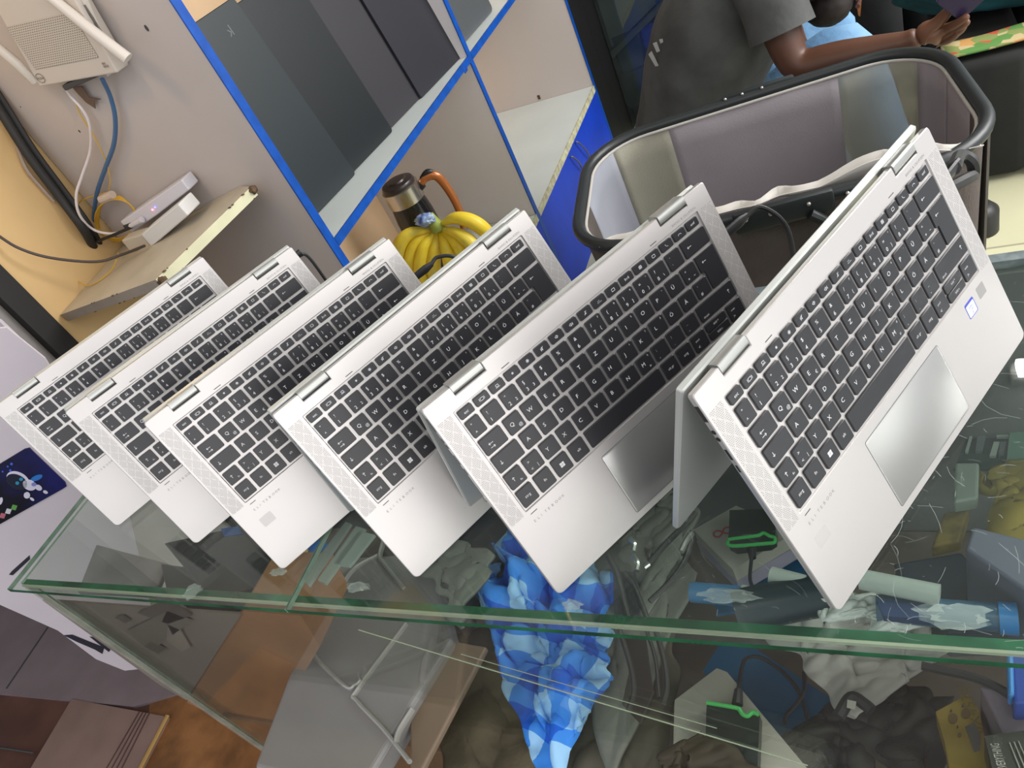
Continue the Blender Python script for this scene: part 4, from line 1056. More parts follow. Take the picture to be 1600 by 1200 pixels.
spine = [hipc, ony(1092, 190, PY), ony(1105, 100, PY), ony(1140, 10, PY), ony(1190, -55, PY - .02), ony(1228, -90, PY - .03), ony(1262, -78, PY - .04)]
head = [ony(1286, -52, PY - .05), ony(1296, -2, PY - .06)]
shR = ony(1196, -30, 1.56); elR = ony(1240, 108, 1.50); wr = ony(1424, 64, 1.44)
fa1 = elR.lerp(wr, 0.12) + Vector((0, 0, -0.004)); fa2 = elR.lerp(wr, 0.4); fa3 = elR.lerp(wr, 0.75)
hand0 = wr; palm = ony(1456, 44, 1.43); 
kneeR = ony(1308, 92, 1.74); kneeL = ony(1215, 150, 1.95)
hR = hipc + Vector((0.06, -0.07, 0)); hL = hipc + Vector((0.06, 0.09, 0))
footR = Vector((kneeR.x + 0.16, kneeR.y + 0.03, FZ + 0.05)); footL = Vector((kneeR.x - 0.02, kneeR.y + 0.25, FZ + 0.05))
kneeL = Vector((kneeR.x - 0.05, kneeR.y + 0.28, kneeR.z - 0.02))
ch = [(spine, [0.125, 0.12, 0.125, 0.12, 0.07, 0.055, 0.06], None),
      (head, [0.088, 0.055], 6)]
n0 = len(spine) + len(head)
ch.append(([spine[4] + (shR - spine[4]) * 0.6, shR, shR.lerp(elR, 0.5), elR + Vector((0, 0, 0.01)), fa1, fa2, fa3, wr, wr.lerp(palm, 0.45)], [0.062, 0.056, 0.047, 0.042, 0.043, 0.040, 0.030, 0.0225, 0.024], 4))
n1 = n0 + 9
shL = spine[4] + (spine[4] - shR) * 0.9; elL = shL + Vector((0.04, 0.02, -0.28)); wrL = elL + Vector((0.10, 0.02, -0.10))
ch.append(([shL, elL, wrL, wrL + Vector((0.07, -0.03, 0.01))], [0.055, 0.042, 0.025, 0.028], 4))
n2 = n1 + 4
ch.append(([hR, hR.lerp(kneeR, .5), kneeR, kneeR.lerp(footR, .4), footR], [0.08, 0.075, 0.055, 0.05, 0.035], 0))
ch.append(([hL, hL.lerp(kneeL, .5), kneeL, kneeL.lerp(footL, .4), footL], [0.08, 0.075, 0.055, 0.05, 0.035], 0))
body = skin_obj('body', ch, skin_m, pe)
# the phone hand: palm and five fingers, each its own chain rooted in the palm
pa = Matrix.Identity(3)
ax = (palm - wr).normalized()
def hpix(l): return [ony(a, b, y) for a, b, y in l]
hand_ch = [(hpix([(1428, 63, 1.44), (1444, 54, 1.44), (1462, 50, 1.435)]), [0.021, (0.027, 0.019), (0.027, 0.016)], None)]
fing = [hpix([(1470, 30, 1.425), (1484, 15, 1.415), (1500, 7, 1.405)]),            # thumb side, along the top of the phone
        hpix([(1477, 46, 1.43), (1494, 38, 1.40), (1508, 28, 1.385), (1514, 22, 1.39)]),
        hpix([(1477, 54, 1.435), (1495, 46, 1.41), (1508, 37, 1.39), (1515, 30, 1.39)]),
        hpix([(1474, 60, 1.44), (1490, 55, 1.42), (1503, 46, 1.40), (1509, 38, 1.395)]),
        hpix([(1468, 66, 1.445), (1481, 63, 1.43), (1493, 56, 1.41), (1499, 48, 1.40)])]
rad = [[0.0125, 0.0105, 0.0085], [0.0105, 0.0095, 0.008, 0.0065], [0.0105, 0.0095, 0.008, 0.0065], [0.010, 0.009, 0.0075, 0.006], [0.009, 0.008, 0.0068, 0.0055]]
for f_, r_ in zip(fing, rad):
    root_ = 1 if f_ is fing[0] else 2
    hand_ch.append((f_, r_, root_))
hand = skin_obj('hand', hand_ch, mat('hand_skin', (0.17, 0.075, 0.042), 0.42, 0, 0.4, noise_amt=0.12, noise_scale=18), pe)
# face, ear and hair (the head is mostly above the picture)
hc = head[0]
fd = (head[1] - head[0]).normalized()
bm = bmesh.new(); bmesh.ops.create_icosphere(bm, subdivisions=4, radius=0.104)
for v in bm.verts: v.co = v.co * (1 + 0.02 * noise.noise(v.co * 60)) + hc + Vector((-0.012, 0.004, 0.018))
bmesh.ops.delete(bm, geom=[f for f in bm.faces if (f.calc_center_median() - hc).dot(fd) > 0.03], context='FACES')
world_child('hair', bm, mat('black_hair', (0.010, 0.009, 0.008), 0.8), pe)
bm = bmesh.new(); bmesh.ops.create_icosphere(bm, subdivisions=4, radius=1)
for v in bm.verts:
    v.co = Vector((v.co.x * 0.052, v.co.y * 0.055, v.co.z * 0.045)) * (1 + 0.04 * noise.noise(v.co * 9)) + head[1] + Vector((-0.004, 0, -0.012))
world_child('beard', bm, mat('dark_beard', (0.016, 0.010, 0.008), 0.8, noise_amt=0.5, noise_scale=60), pe, 1.2)
fw = Vector((0.75, -0.1, -0.6)).normalized(); sd = Vector((0.1, 1, 0)).normalized()
nose = hc + fw * 0.092
world_child('nose', tube([nose + Vector((-0.01, 0, 0.03)), nose + fw * 0.016, nose + Vector((0, 0, -0.012))], [0.006, 0.013, 0.009], seg=10, smooth=3), skin_m, pe, 1.2)
for s in (-1, 1):
    bm = bmesh.new(); bmesh.ops.create_icosphere(bm, subdivisions=3, radius=0.011); bmesh.ops.translate(bm, verts=bm.verts[:], vec=hc + fw * 0.080 + sd * 0.032 * s + Vector((0, 0, 0.028)))
    world_child('eye', bm, mat('eye_white', (0.6, 0.57, 0.52), 0.2), pe, 1)
    bm = bmesh.new(); bmesh.ops.create_icosphere(bm, subdivisions=3, radius=1)
    for v in bm.verts: v.co = Vector((v.co.x * 0.018, v.co.y * 0.008, v.co.z * 0.030)) + hc + sd * 0.090 * s
    world_child('ear', bm, skin_m, pe, 1.2)
world_child('mouth', tube([hc + fw * 0.080 + sd * a + Vector((0.0, 0, -0.045)) for a in (-0.022, 0, 0.022)], 0.005, seg=8, smooth=3), mat('lips', (0.13, 0.05, 0.04), 0.4), pe, 1.2)
# clothes
sh_pts = [ony(1083, 275, PY), ony(1087, 215, PY), ony(1094, 150, PY), ony(1108, 85, PY), ony(1134, 20, PY), ony(1168, -35, PY), ony(1205, -66, PY)]
bm = bmesh.new()
add_tube(bm, sh_pts, [0.160, 0.160, 0.158, 0.156, 0.148, 0.118, 0.075], seg=26, smooth=5, flat=1.05, up=(1, 0, 0))
for v in bm.verts:
    w_ = noise.noise(Vector((v.co.x * 5, v.co.y * 5, v.co.z * 16))) * 0.012; v.co += Vector((w_, w_ * .5, 0))
world_child('tshirt', bm, shirt_m, pe, 1.4)
slp = [spine[4].lerp(shR, 0.5), shR + Vector((0.0, 0, 0.0)), shR.lerp(elR, 0.32), shR.lerp(elR, 0.58)]
bm = bmesh.new(); add_tube(bm, slp, [0.085, 0.076, 0.070, 0.073], seg=20, smooth=5)
world_child('sleeve', bm, shirt_m, pe, 1.4)
bm = bmesh.new(); add_tube(bm, [spine[4], shL, shL.lerp(elL, 0.5)], [0.085, 0.074, 0.07], seg=20, smooth=5)
world_child('sleeve', bm, shirt_m, pe, 1.4)
for hh, kk, ff in ((hR, kneeR, footR), (hL, kneeL, footL)):
    bm = bmesh.new(); add_tube(bm, [hipc, hh, hh.lerp(kk, .5), kk, kk.lerp(ff, .12) + Vector((0.015, 0, 0)), kk.lerp(ff, .5), ff + Vector((0, 0, 0.03))], [0.13, 0.105, 0.096, 0.080, 0.078, 0.075, 0.062], seg=20, smooth=4)
    world_child('jeans_leg', bm, jean_m, pe, 1.4)
    sd_ = mat('shoe_black', (0.02, 0.02, 0.02), 0.5)
    world_child('shoe', prism(rrect(ff.x - 0.07, ff.y - 0.045, ff.x + 0.19, ff.y + 0.045, 0.04, 6), FZ + 0.002, FZ + 0.085, ch=0.02), sd_, pe, 1)
pm_ = mat('shirt_print_white', (0.34, 0.34, 0.33), 0.7)
for pts in ([(1020, 68), (1026, 66), (1031, 80), (1026, 82)], [(1013, 85), (1018, 80), (1029, 103), (1024, 104)], [(1030, 62), (1035, 61), (1036, 66), (1032, 68)]):
    f = []
    for a, b_ in pts: f.append(ony(a, b_, PY - 0.115))
    world_child('shirt_print', quad_panel(f, 0.002), pm_, pe, 0)
st = empty('stool', (hipc.x, PY, FZ), 0, 'dark stool under the person in the charcoal t-shirt', 'stool')
sz = hipc.z - 0.15
world_child('seat', prism(rrect(hipc.x - 0.17, PY - 0.16, hipc.x + 0.17, PY + 0.16, 0.05, 5), sz - 0.04, sz, ch=0.01), MT['black'], st)
for a in (-0.13, 0.13):
    for b_ in (-0.12, 0.12): world_child('leg', tube([(hipc.x + a, PY + b_, sz - 0.04), (hipc.x + a * 1.1, PY + b_ * 1.1, FZ + 0.001)], 0.012, seg=8), MT['black'], st)
ph = empty('phone', tuple(ony(1520, 12, 1.40)), 0, 'dark purple smartphone held in the hand of the person', 'phone')
PM = plane_of(ony(1486, 46, 1.405), ony(1556, -16, 1.40) - ony(1486, 46, 1.405), Vector((-0.3, -0.2, 1)))
PM = PM @ Matrix.Translation((0.02, 0.012, 0.0))
world_child('case', prism(rrect(0.0, -0.010, 0.150, 0.060, 0.009, 5), -0.0045, 0.0045, M=PM, ch=0.0015), mat('phone_purple', (0.035, 0.025, 0.065), 0.3), ph)
world_child('screen', prism(rrect(0.004, -0.006, 0.146, 0.056, 0.006, 5), -0.0049, -0.0043, M=PM), MT['screen'], ph)

# second person standing far behind, only the trouser legs are in the picture
p2 = empty('person', (1.30, 2.75, FZ), 0, 'person standing at the back, only black trouser legs in view', 'person')
def pp(a, b_, y=2.75): return ony(a, b_, y)
q0 = pp(1370, 40); q1 = pp(1432, 12, 2.85)
la = [Vector((q0.x, 2.75, FZ + 0.06)), Vector((q0.x, 2.75, FZ + 0.45)), Vector((q0.x + 0.03, 2.76, FZ + 0.88))]
lb = [Vector((q1.x + .03, 2.85, FZ + 0.06)), Vector((q1.x + .02, 2.85, FZ + 0.45)), Vector((q1.x - 0.02, 2.83, FZ + 0.88))]
pv = (la[2] + lb[2]) / 2 + Vector((0, 0, 0.08))
ch2 = [([pv, pv + Vector((0, 0, 0.22)), pv + Vector((0, 0, 0.42)), pv + Vector((0, 0, 0.52)), pv + Vector((0, 0, 0.66))], [0.13, 0.12, 0.14, 0.055, 0.09], None),
       ([la[2], la[1], la[0]], [0.09, 0.06, 0.04], 0), ([lb[2], lb[1], lb[0]], [0.09, 0.06, 0.04], 0),
       ([pv + Vector((-0.19, 0, 0.42)), pv + Vector((-0.24, 0, 0.14)), pv + Vector((-0.2, -0.12, -0.06))], [0.05, 0.04, 0.03], 2),
       ([pv + Vector((0.19, 0, 0.42)), pv + Vector((0.24, 0, 0.14)), pv + Vector((0.2, -0.12, -0.06))], [0.05, 0.04, 0.03], 2)]
skin_obj('body', ch2, skin_m, p2)
bt = mat('black_trousers', (0.022, 0.024, 0.026), 0.9, noise_amt=0.3, noise_scale=12)
for l_ in (la, lb):
    world_child('trouser_leg', tube([l_[0], l_[1], l_[2], pv], [0.085, 0.088, 0.12, 0.15], seg=18, smooth=4), bt, p2, 1.3)
    world_child('shoe', prism(rrect(l_[0].x - 0.05, l_[0].y - 0.20, l_[0].x + 0.05, l_[0].y + 0.06, 0.04, 5), FZ + 0.002, FZ + 0.08, ch=0.02), mat('shoe_dark', (0.03, 0.03, 0.03), 0.5), p2)
world_child('shirt', tube([pv + Vector((0, 0, -0.02)), pv + Vector((0, 0, 0.2)), pv + Vector((0, 0, 0.44))], [0.16, 0.155, 0.16], seg=20, smooth=4), mat('pale_shirt', (0.5, 0.5, 0.47), 0.9), p2, 1.3)
world_child('orange_strap', quad_panel([pp(1337, -5, 2.6), pp(1347, -5, 2.6), pp(1344, 26, 2.6), pp(1341, 24, 2.6)], 0.004), mat('orange_strap', (0.50, 0.20, 0.06), 0.6), p2, 0)

# ------------------------------------------------------------------ sofa, floral cloth, teal cloth, dark cabinet
sf = empty('sofa', (1.7, 2.35, FZ), 0, 'black sofa at the right edge behind the bassinet', 'sofa')
sm = mat('black_sofa_fabric', (0.010, 0.010, 0.009), 0.85, noise_amt=0.3, noise_scale=20)
world_child('arm', box2((1.215, 2.0, FZ + 0.01), (1.42, 2.52, -0.565), 0.03, 3), sm, sf)
world_child('seat', box2((1.42, 2.0, FZ + 0.01), (2.4, 2.52, -0.585), 0.03, 3), sm, sf)
def floral():
    m = mat('floral_print', (0.6, 0.6, 0.2), 0.8); nt = m.node_tree; b = nt.nodes['Principled BSDF']
    tc = nt.nodes.new('ShaderNodeTexCoord'); vo = nt.nodes.new('ShaderNodeTexVoronoi'); vo.inputs['Scale'].default_value = 34
    sp = nt.nodes.new('ShaderNodeSeparateColor'); rp = nt.nodes.new('ShaderNodeValToRGB'); rp.color_ramp.interpolation = 'CONSTANT'
    els = rp.color_ramp.elements; els[0].color = (0.18, 0.22, 0.06, 1); els[1].position = 0.85; els[1].color = (0.42, 0.07, 0.03, 1)
    for p, c in ((0.3, (0.42, 0.33, 0.17, 1)), (0.55, (0.08, 0.20, 0.04, 1)), (0.68, (0.45, 0.24, 0.07, 1))): e = els.new(p); e.color = c
    nt.links.new(tc.outputs['Object'], vo.inputs['Vector']); nt.links.new(vo.outputs['Color'], sp.inputs[0]); nt.links.new(sp.outputs[0], rp.inputs[0]); nt.links.new(rp.outputs[0], b.inputs['Base Color']); return m
bm = bmesh.new(); cols = []
for i in range(30):
    x = 1.22 + 1.1 * i / 29
    cols.append([bm.verts.new((x, 2.02 + 0.012 * k, -0.556 + 0.006 * noise.noise(Vector((x * 8, k, 0))) + 0.012)) for k in range(9)])
for a, b in zip(cols, cols[1:]):
    for k in range(8): bm.faces.new((a[k], b[k], b[k + 1], a[k + 1]))
o = obj('floral_cloth', bm, floral()); o.modifiers.new('t', 'SOLIDIFY').thickness = 0.005
tag(o, 'floral patterned cloth spread on top of the black sofa', 'cloth')
def blob(name, c, s, m, amp=0.2, fr=2.0, seed=0, parent=None, sub=5, label=None, cat=None, rot=0.0, flatb=None, tilt=None):
    bm = bmesh.new(); bmesh.ops.create_icosphere(bm, subdivisions=sub, radius=1)
    Rm = Matrix.Rotation(rot, 3, 'Z')
    if tilt: Rm = Rm @ Matrix.Rotation(tilt, 3, 'X')
    for v in bm.verts:
        q = v.co.copy(); n_ = noise.noise(q * fr + Vector((seed, seed * .7, 0))) + 0.5 * noise.noise(q * fr * 2.3 + Vector((0, seed, 3))) + 0.25 * abs(noise.noise(q * fr * 5 + Vector((seed, 0, 1))))
        q = q * (1 + amp * n_); p = Rm @ Vector((q.x * s[0], q.y * s[1], q.z * s[2])) + Vector(c)
        if flatb is not None: p.z = max(p.z, flatb)
        v.co = p
    if parent: return world_child(name, bm, m, parent, 1.3)
    o = obj(name, bm, m, smooth=1.3); return tag(o, label, cat)
tc_ = ony(1560, 35, 2.45)
blob('teal_cloth', (1.62, 2.36, -0.44), (0.50, 0.235, 0.15), mat('teal_fabric', (0.006, 0.075, 0.085), 0.85, noise_amt=0.3, noise_scale=8), 0.12, 1.6, 3, label='dark teal cloth heaped on the black sofa', cat='cloth', flatb=-0.540)
blob('blue_cushion', tuple(ony(1482, -8, 2.9)), (0.07, 0.06, 0.06), mat('bright_blue_fabric', (0.01, 0.22, 0.45), 0.8), 0.08, 1.5, 5, label='small bright blue cushion edge above the phone hand', cat='cushion')

dc = empty('dark_glass_cabinet', (0.0, 3.3, FZ), 0, 'dark framed glass cabinet beyond the blue shelf unit behind the person', 'cabinet')
bk = mat('cabinet_black', (0.008, 0.008, 0.008), 0.5)
world_child('frame_post', box2((0.0, 2.656, FZ), (0.052, 2.80, 1.5)), bk, dc, 0)
world_child('side_wall', box2((0.0, 2.801, FZ), (0.052, 3.40, 1.5)), bk, dc, 0)
world_child('case', box2((0.056, 3.02, FZ), (0.86, 3.40, 1.5)), mat('navy_dark', (0.007, 0.011, 0.020), 0.35, noise_amt=0.6, noise_scale=6), dc, 0)
YC = 3.012
world_child('glass_pane', box2((0.06, 2.94, FZ + 0.02), (0.85, 2.946, 1.5)), clear_glass('cabinet_glass', (0.75, 0.80, 0.80), 0.0, 0.02), dc, 0)
def flatp(nm, px, m, th=0.004, y=YC): return world_child(nm, quad_panel([ony(a, b_, y) for a, b_ in px], th, nrm=(0, -1, 0)), m, dc, 0)
flatp('grey_panel', [(902, -30), (1062, -30), (938, 92)], mat('grey_board', (0.12, 0.135, 0.13), 0.5, noise_amt=0.2, noise_scale=5))
world_child('slanted_bar', tube([ony(1072, -30, YC - 0.02), ony(938, 104, YC - 0.02)], 0.014, seg=8), mat('bar_grey', (0.10, 0.11, 0.10), 0.5), dc, 0)
for (pts, c_, nm) in (([(1000, 42), (1032, 34), (1022, 72), (1008, 74)], (0.006, 0.03, 0.33), 'blue_item'), ([(955, 60), (998, 42), (1006, 100), (975, 116)], (0.03, 0.05, 0.075), 'slate_item'), ([(970, 118), (1005, 104), (1000, 165), (985, 170)], (0.018, 0.03, 0.035), 'slate_item'), ([(1022, -10), (1052, -10), (1036, 24), (1028, 24)], (0.02, 0.06, 0.22), 'blue_item')):
    flatp(nm, pts, mat('cabinet_' + nm, c_, 0.5), 0.006, YC - 0.001)
fx_ = empty('ceiling_light', (1.75, 2.06, 1.80), 0, 'long white tube light on the ceiling', 'ceiling light')
world_child('housing', box2((1.40, 2.03, 1.815), (2.65, 2.11, 1.849), 0.004), MT['white_plastic'], fx_)
world_child('diffuser', box2((1.42, 2.035, 1.79), (2.63, 2.105, 1.8149), 0.008), mat('tube_light', (1, 1, 1), 0.5, emit=((1, 0.98, 0.95), 45)), fx_)

# ------------------------------------------------------------------ charging leads at the laptops
def plug_cable(label, pp_, plug, r=0.0022):
    c = empty('charging_lead', tuple(plug[0]), 0, label, 'charging lead')
    world_child('plug', tube(plug, [0.0046, 0.0052, 0.0048, 0.003][:len(plug)], seg=10, flat=0.62), MT['black'], c)
    world_child('cord', tube(pp_, r, seg=8, smooth=6), MT['rubber'], c)
def side_pt(i, v, out=0.0, up=-0.004):
    x, y, yaw, al, _ = LAPS[i]
    u = Vector((math.sin(yaw), math.cos(yaw), 0)); o_ = Vector((math.cos(yaw), -math.sin(yaw), 0))
    Fp = Vector((x, y, 0.0052 * math.cos(al))); dn = o_ * math.cos(al) + Vector((0, 0, -math.sin(al)))
    n_ = u.cross(-dn) 
    return Fp - dn * D + u * (W + out) + dn * v + n_ * up, u
s5, u5 = side_pt(4, 0.052, 0.0005)
plug_cable('black charging lead plugged into the fifth laptop and hanging down to the glass', [s5 + u5 * 0.026, s5 + u5 * 0.040 + Vector((0.004, 0, 0.0)), s5 + u5 * 0.052 + Vector((0.014, -0.005, -0.03)), s5 + u5 * 0.045 + Vector((0.020, -0.02, -0.075)), s5 + u5 * 0.03 + Vector((0.03, -0.03, -0.12)), Vector((s5.x + 0.06, 0.335, 0.003))], [s5, s5 + u5 * 0.016, s5 + u5 * 0.020, s5 + u5 * 0.028])
s3, u3 = side_pt(2, 0.050, 0.0005)
plug_cable('black charging lead plugged into the laptop in front of the bananas', [s3 + u3 * 0.022, s3 + u3 * 0.034 + Vector((0, 0, 0.002)), s3 + u3 * 0.046 + Vector((0.012, -0.004, -0.010)), s3 + u3 * 0.050 + Vector((0.03, -0.01, -0.06)), Vector((s3.x + 0.07, 0.33, 0.003))], [s3, s3 + u3 * 0.014, s3 + u3 * 0.016, s3 + u3 * 0.024])
s2, u2 = side_pt(1, 0.012, 0.0005)
plug_cable('tiny black plug tip at the top right corner of the second laptop', [s2 + u2 * 0.004, s2 + u2 * 0.008 + Vector((0, 0.004, -0.02)), s2 + u2 * 0.012 + Vector((0, 0.0, -0.12)), Vector((s2.x + 0.03, 0.36, 0.003))], [s2, s2 + u2 * 0.005], 0.002)
a6 = ony(1478, 268, 0.43); b6 = ony(1520, 262, 0.45)
s6, u6 = side_pt(5, 0.045, 0.0005)
plug_cable('black angled charging lead looping out behind the nearest laptop', [s6 + u6 * 0.012, ony(1500, 243, 0.42), ony(1519, 252, 0.43), ony(1519, 275, 0.43), ony(1490, 290, 0.39), Vector((0.975, 0.30, 0.10)), Vector((0.93, 0.265, 0.006))], [s6, s6 + u6 * 0.014, s6 + u6 * 0.02], 0.0055)

# ------------------------------------------------------------------ things on the inner shelf of the counter
ZI = ZS + 0.0006
def pbox(name, px4, z_top, h, m, label, cat, group=None, bev=0.003, parts=None):
    """box whose top face has its corners at the given picture points at height z_top"""
    q = [onz(a, b, z_top) for a, b in px4]
    c = sum(q, Vector()) / 4
    r = empty(name, (c.x, c.y, z_top - h), 0, label, cat, group)
    o = world_child('body', quad_panel(q, h, nrm=(0, 0, 1)), m, r, 0)
    bv = o.modifiers.new('b', 'BEVEL'); bv.width = bev; bv.segments = 3; bv.limit_method = 'ANGLE'
    return r, q
card = mat('brown_card', (0.34, 0.165, 0.07), 0.7, noise_amt=0.2, noise_scale=8)
# left bay
bc_ = empty('cardboard_box', tuple(ony(400, 1050, 0.05)), 0, 'brown cardboard box standing behind the front pane at the left end', 'box')
world_child('face', quad_panel([ony(a, b_, 0.026) for a, b_ in ((379, 955), (470, 962), (500, 1010), (430, 1128), (345, 1122), (292, 1098))], 0.08, nrm=(0, -1, 0)), card, bc_, 0)
pc = empty('printed_card', tuple(ony(230, 1000, 0.03)), 0, 'grey beige printed card leaning behind the front pane at its left corner', 'card')
world_child('card', quad_panel([ony(a, b_, 0.024) for a, b_ in ((66, 938), (377, 960), (291, 1094), (252, 1072))], 0.003, nrm=(0, -1, 0)), mat('grey_beige_print', (0.235, 0.20, 0.165), 0.55, noise_amt=0.15, noise_scale=9), pc, 0)
for pts, c_ in (([(200, 985), (262, 955), (300, 970), (232, 1020)], (0.17, 0.145, 0.12)), ([(215, 958), (262, 935), (300, 962), (262, 975)], (0.10, 0.08, 0.065)), ([(180, 966), (192, 962), (204, 970), (196, 974)], (0.10, 0.085, 0.07)), ([(225, 1010), (236, 1002), (258, 1014), (248, 1022)], (0.11, 0.09, 0.07)), ([(262, 976), (282, 985), (298, 1012), (284, 1018), (260, 1000)], (0.28, 0.235, 0.195))):
    world_child('printed_shape', quad_panel([ony(a, b_, 0.0205) for a, b_ in pts], 0.0015, nrm=(0, -1, 0)), mat('print', c_, 0.55), pc, 0)
gst = empty('glass_strips', tuple(onz(530, 870, -0.02)), 0, 'loose pale green glass strips under the joint of the top panes', 'glass strips')
for pts in ([(496, 906), (556, 822), (570, 826), (508, 912)], [(470, 905), (540, 815), (548, 818), (482, 915)], [(520, 880), (560, 830), (585, 835), (545, 885)]):
    world_child('strip', quad_panel([onz(a, b_, -0.035) for a, b_ in pts], 0.004, nrm=(0, 0, 1)), mat('pale_green_strip', (0.36, 0.44, 0.37), 0.15, 0, 0.6, alpha=0.6), gst, 0)
r_, q_ = pbox('dark_reflection_slab', [(255, 848), (372, 822), (450, 900), (330, 938)], -0.145, 0.022, mat('old_black_laptop', (0.016, 0.017, 0.018), 0.5), 'black closed laptop lying under the glass below the third laptop', 'laptop')  # solid slab imitating dark laptop screens mirrored in the top glass
tag(obj('blue_card', quad_panel([onz(a, b, -0.10) for a, b in ((345, 826), (372, 822), (378, 834), (350, 838))], 0.002, nrm=(0, 0, 1)), mat('blue_card', (0.01, 0.07, 0.25), 0.4)), 'small dark blue card under the glass below the second laptop', 'card')  # patch added for the blue shelf mirrored in the glass
pbox('black_box', [(250, 880), (450, 905), (440, 935), (260, 925)], -0.19, 0.22, mat('dark_case', (0.035, 0.036, 0.037), 0.55, noise_amt=0.3, noise_scale=15), 'tall black case supporting the dark reflection slab in the counter', 'case')
pbox('grey_sheet', [(120, 925), (150, 850), (262, 880), (240, 930)], -0.20, 0.01, mat('grey_lilac_paper', (0.23, 0.215, 0.225), 0.6, noise_amt=0.3, noise_scale=12), 'grey lilac sheet under the left corner of the glass', 'paper')
tag(obj('blue_strip', quad_panel([onz(a, b, -0.10) for a, b in ((478, 856), (505, 840), (512, 852), (492, 868))], 0.002, nrm=(0, 0, 1)), mat('blue_strip', (0.01, 0.14, 0.48), 0.4)), 'blue plastic strip under the glass beside the third laptop', 'strip')  # strip imitates a blue accent of the shelf's reflection

# embossed grey case right of the divider
gs = [(505, 880), (640, 832), (800, 975), (640, 1200), (420, 1230), (470, 1000)]
def case_bm(z, h):
    q = [onz(a, b, z) for a, b in ((520, 872), (668, 862), (705, 1000), (560, 1240), (395, 1200))]
    return quad_panel(q, h, nrm=(0, 0, 1))
cg = mat('embossed_grey_plastic', (0.235, 0.225, 0.215), 0.38, 0.1, 0.5, noise_amt=0.15, noise_scale=5)
ec = empty('embossed_case', tuple(onz(560, 1000, -0.33)), 0, 'grey plastic case with raised rounded rectangles left of the plaid cloth', 'case')
o = world_child('shell', case_bm(-0.21, 0.035), cg, ec, 0); bv = o.modifiers.new('b', 'BEVEL'); bv.width = 0.006; bv.segments = 3
lt = mat('raised_grey_rib', (0.34, 0.33, 0.30), 0.3, 0.2)
for pts in ([(592, 868), (556, 888), (535, 915)], [(600, 845), (594, 868), (600, 880), (632, 920)],
            [(508, 962), (490, 985), (485, 1010), (500, 1035), (542, 1074), (556, 1072), (566, 1064)],
            [(636, 975), (560, 1078), (558, 1095), (600, 1140), (640, 1190)], [(645, 1108), (624, 1142), (618, 1165)]):
    world_child('raised_rib', tube([onz(a, b, -0.2095) for a, b in pts], 0.0048, seg=8, smooth=5, flat=0.6), lt, ec)
pbox('dark_case', [(440, 1085), (560, 1180), (560, 1250), (380, 1250)], -0.235, 0.12, mat('brown_black_case', (0.05, 0.035, 0.028), 0.5), 'dark brown case below the embossed grey case at the lower edge', 'case')
pbox('tan_panel', [(640, 1080), (700, 1000), (760, 1010), (640, 1240)], -0.225, 0.01, mat('tan_panel', (0.19, 0.135, 0.09), 0.5), 'tan panel between the embossed case and the brown bag', 'panel')

# plaid cloth
def plaid_mat():
    m = mat('blue_plaid', (0.04, 0.2, 0.6), 0.85); nt = m.node_tree; b = nt.nodes['Principled BSDF']; N = nt.nodes.new; Lk = nt.links.new
    tc = N('ShaderNodeTexCoord'); nz = N('ShaderNodeTexNoise'); nz.inputs['Scale'].default_value = 7
    Lk(tc.outputs['Object'], nz.inputs['Vector'])
    mixv = N('ShaderNodeMix'); mixv.data_type = 'VECTOR'; mixv.inputs[0].default_value = 0.14
    Lk(tc.outputs['Object'], mixv.inputs[4]); Lk(nz.outputs['Color'], mixv.inputs[5])
    sp = N('ShaderNodeSeparateXYZ'); Lk(mixv.outputs[1], sp.inputs[0])
    def band(s):
        a = N('ShaderNodeMath'); a.operation = 'MULTIPLY'; a.inputs[1].default_value = 20; Lk(s, a.inputs[0])
        f = N('ShaderNodeMath'); f.operation = 'FRACT'; Lk(a.outputs[0], f.inputs[0])
        g = N('ShaderNodeMath'); g.operation = 'GREATER_THAN'; g.inputs[1].default_value = 0.5; Lk(f.outputs[0], g.inputs[0]); return g.outputs[0]
    ad = N('ShaderNodeMath'); ad.operation = 'ADD'; Lk(band(sp.outputs[0]), ad.inputs[0]); Lk(band(sp.outputs[1]), ad.inputs[1])
    hf = N('ShaderNodeMath'); hf.operation = 'MULTIPLY'; hf.inputs[1].default_value = 0.5; Lk(ad.outputs[0], hf.inputs[0])
    rp = N('ShaderNodeValToRGB'); rp.color_ramp.interpolation = 'CONSTANT'
    e = rp.color_ramp.elements; e[0].color = (0.008, 0.11, 0.62, 1); e[1].position = 0.75; e[1].color = (0.34, 0.62, 0.92, 1); k = e.new(0.35); k.color = (0.045, 0.26, 0.80, 1)
    Lk(hf.outputs[0], rp.inputs[0]); Lk(rp.outputs[0], b.inputs['Base Color']); return m
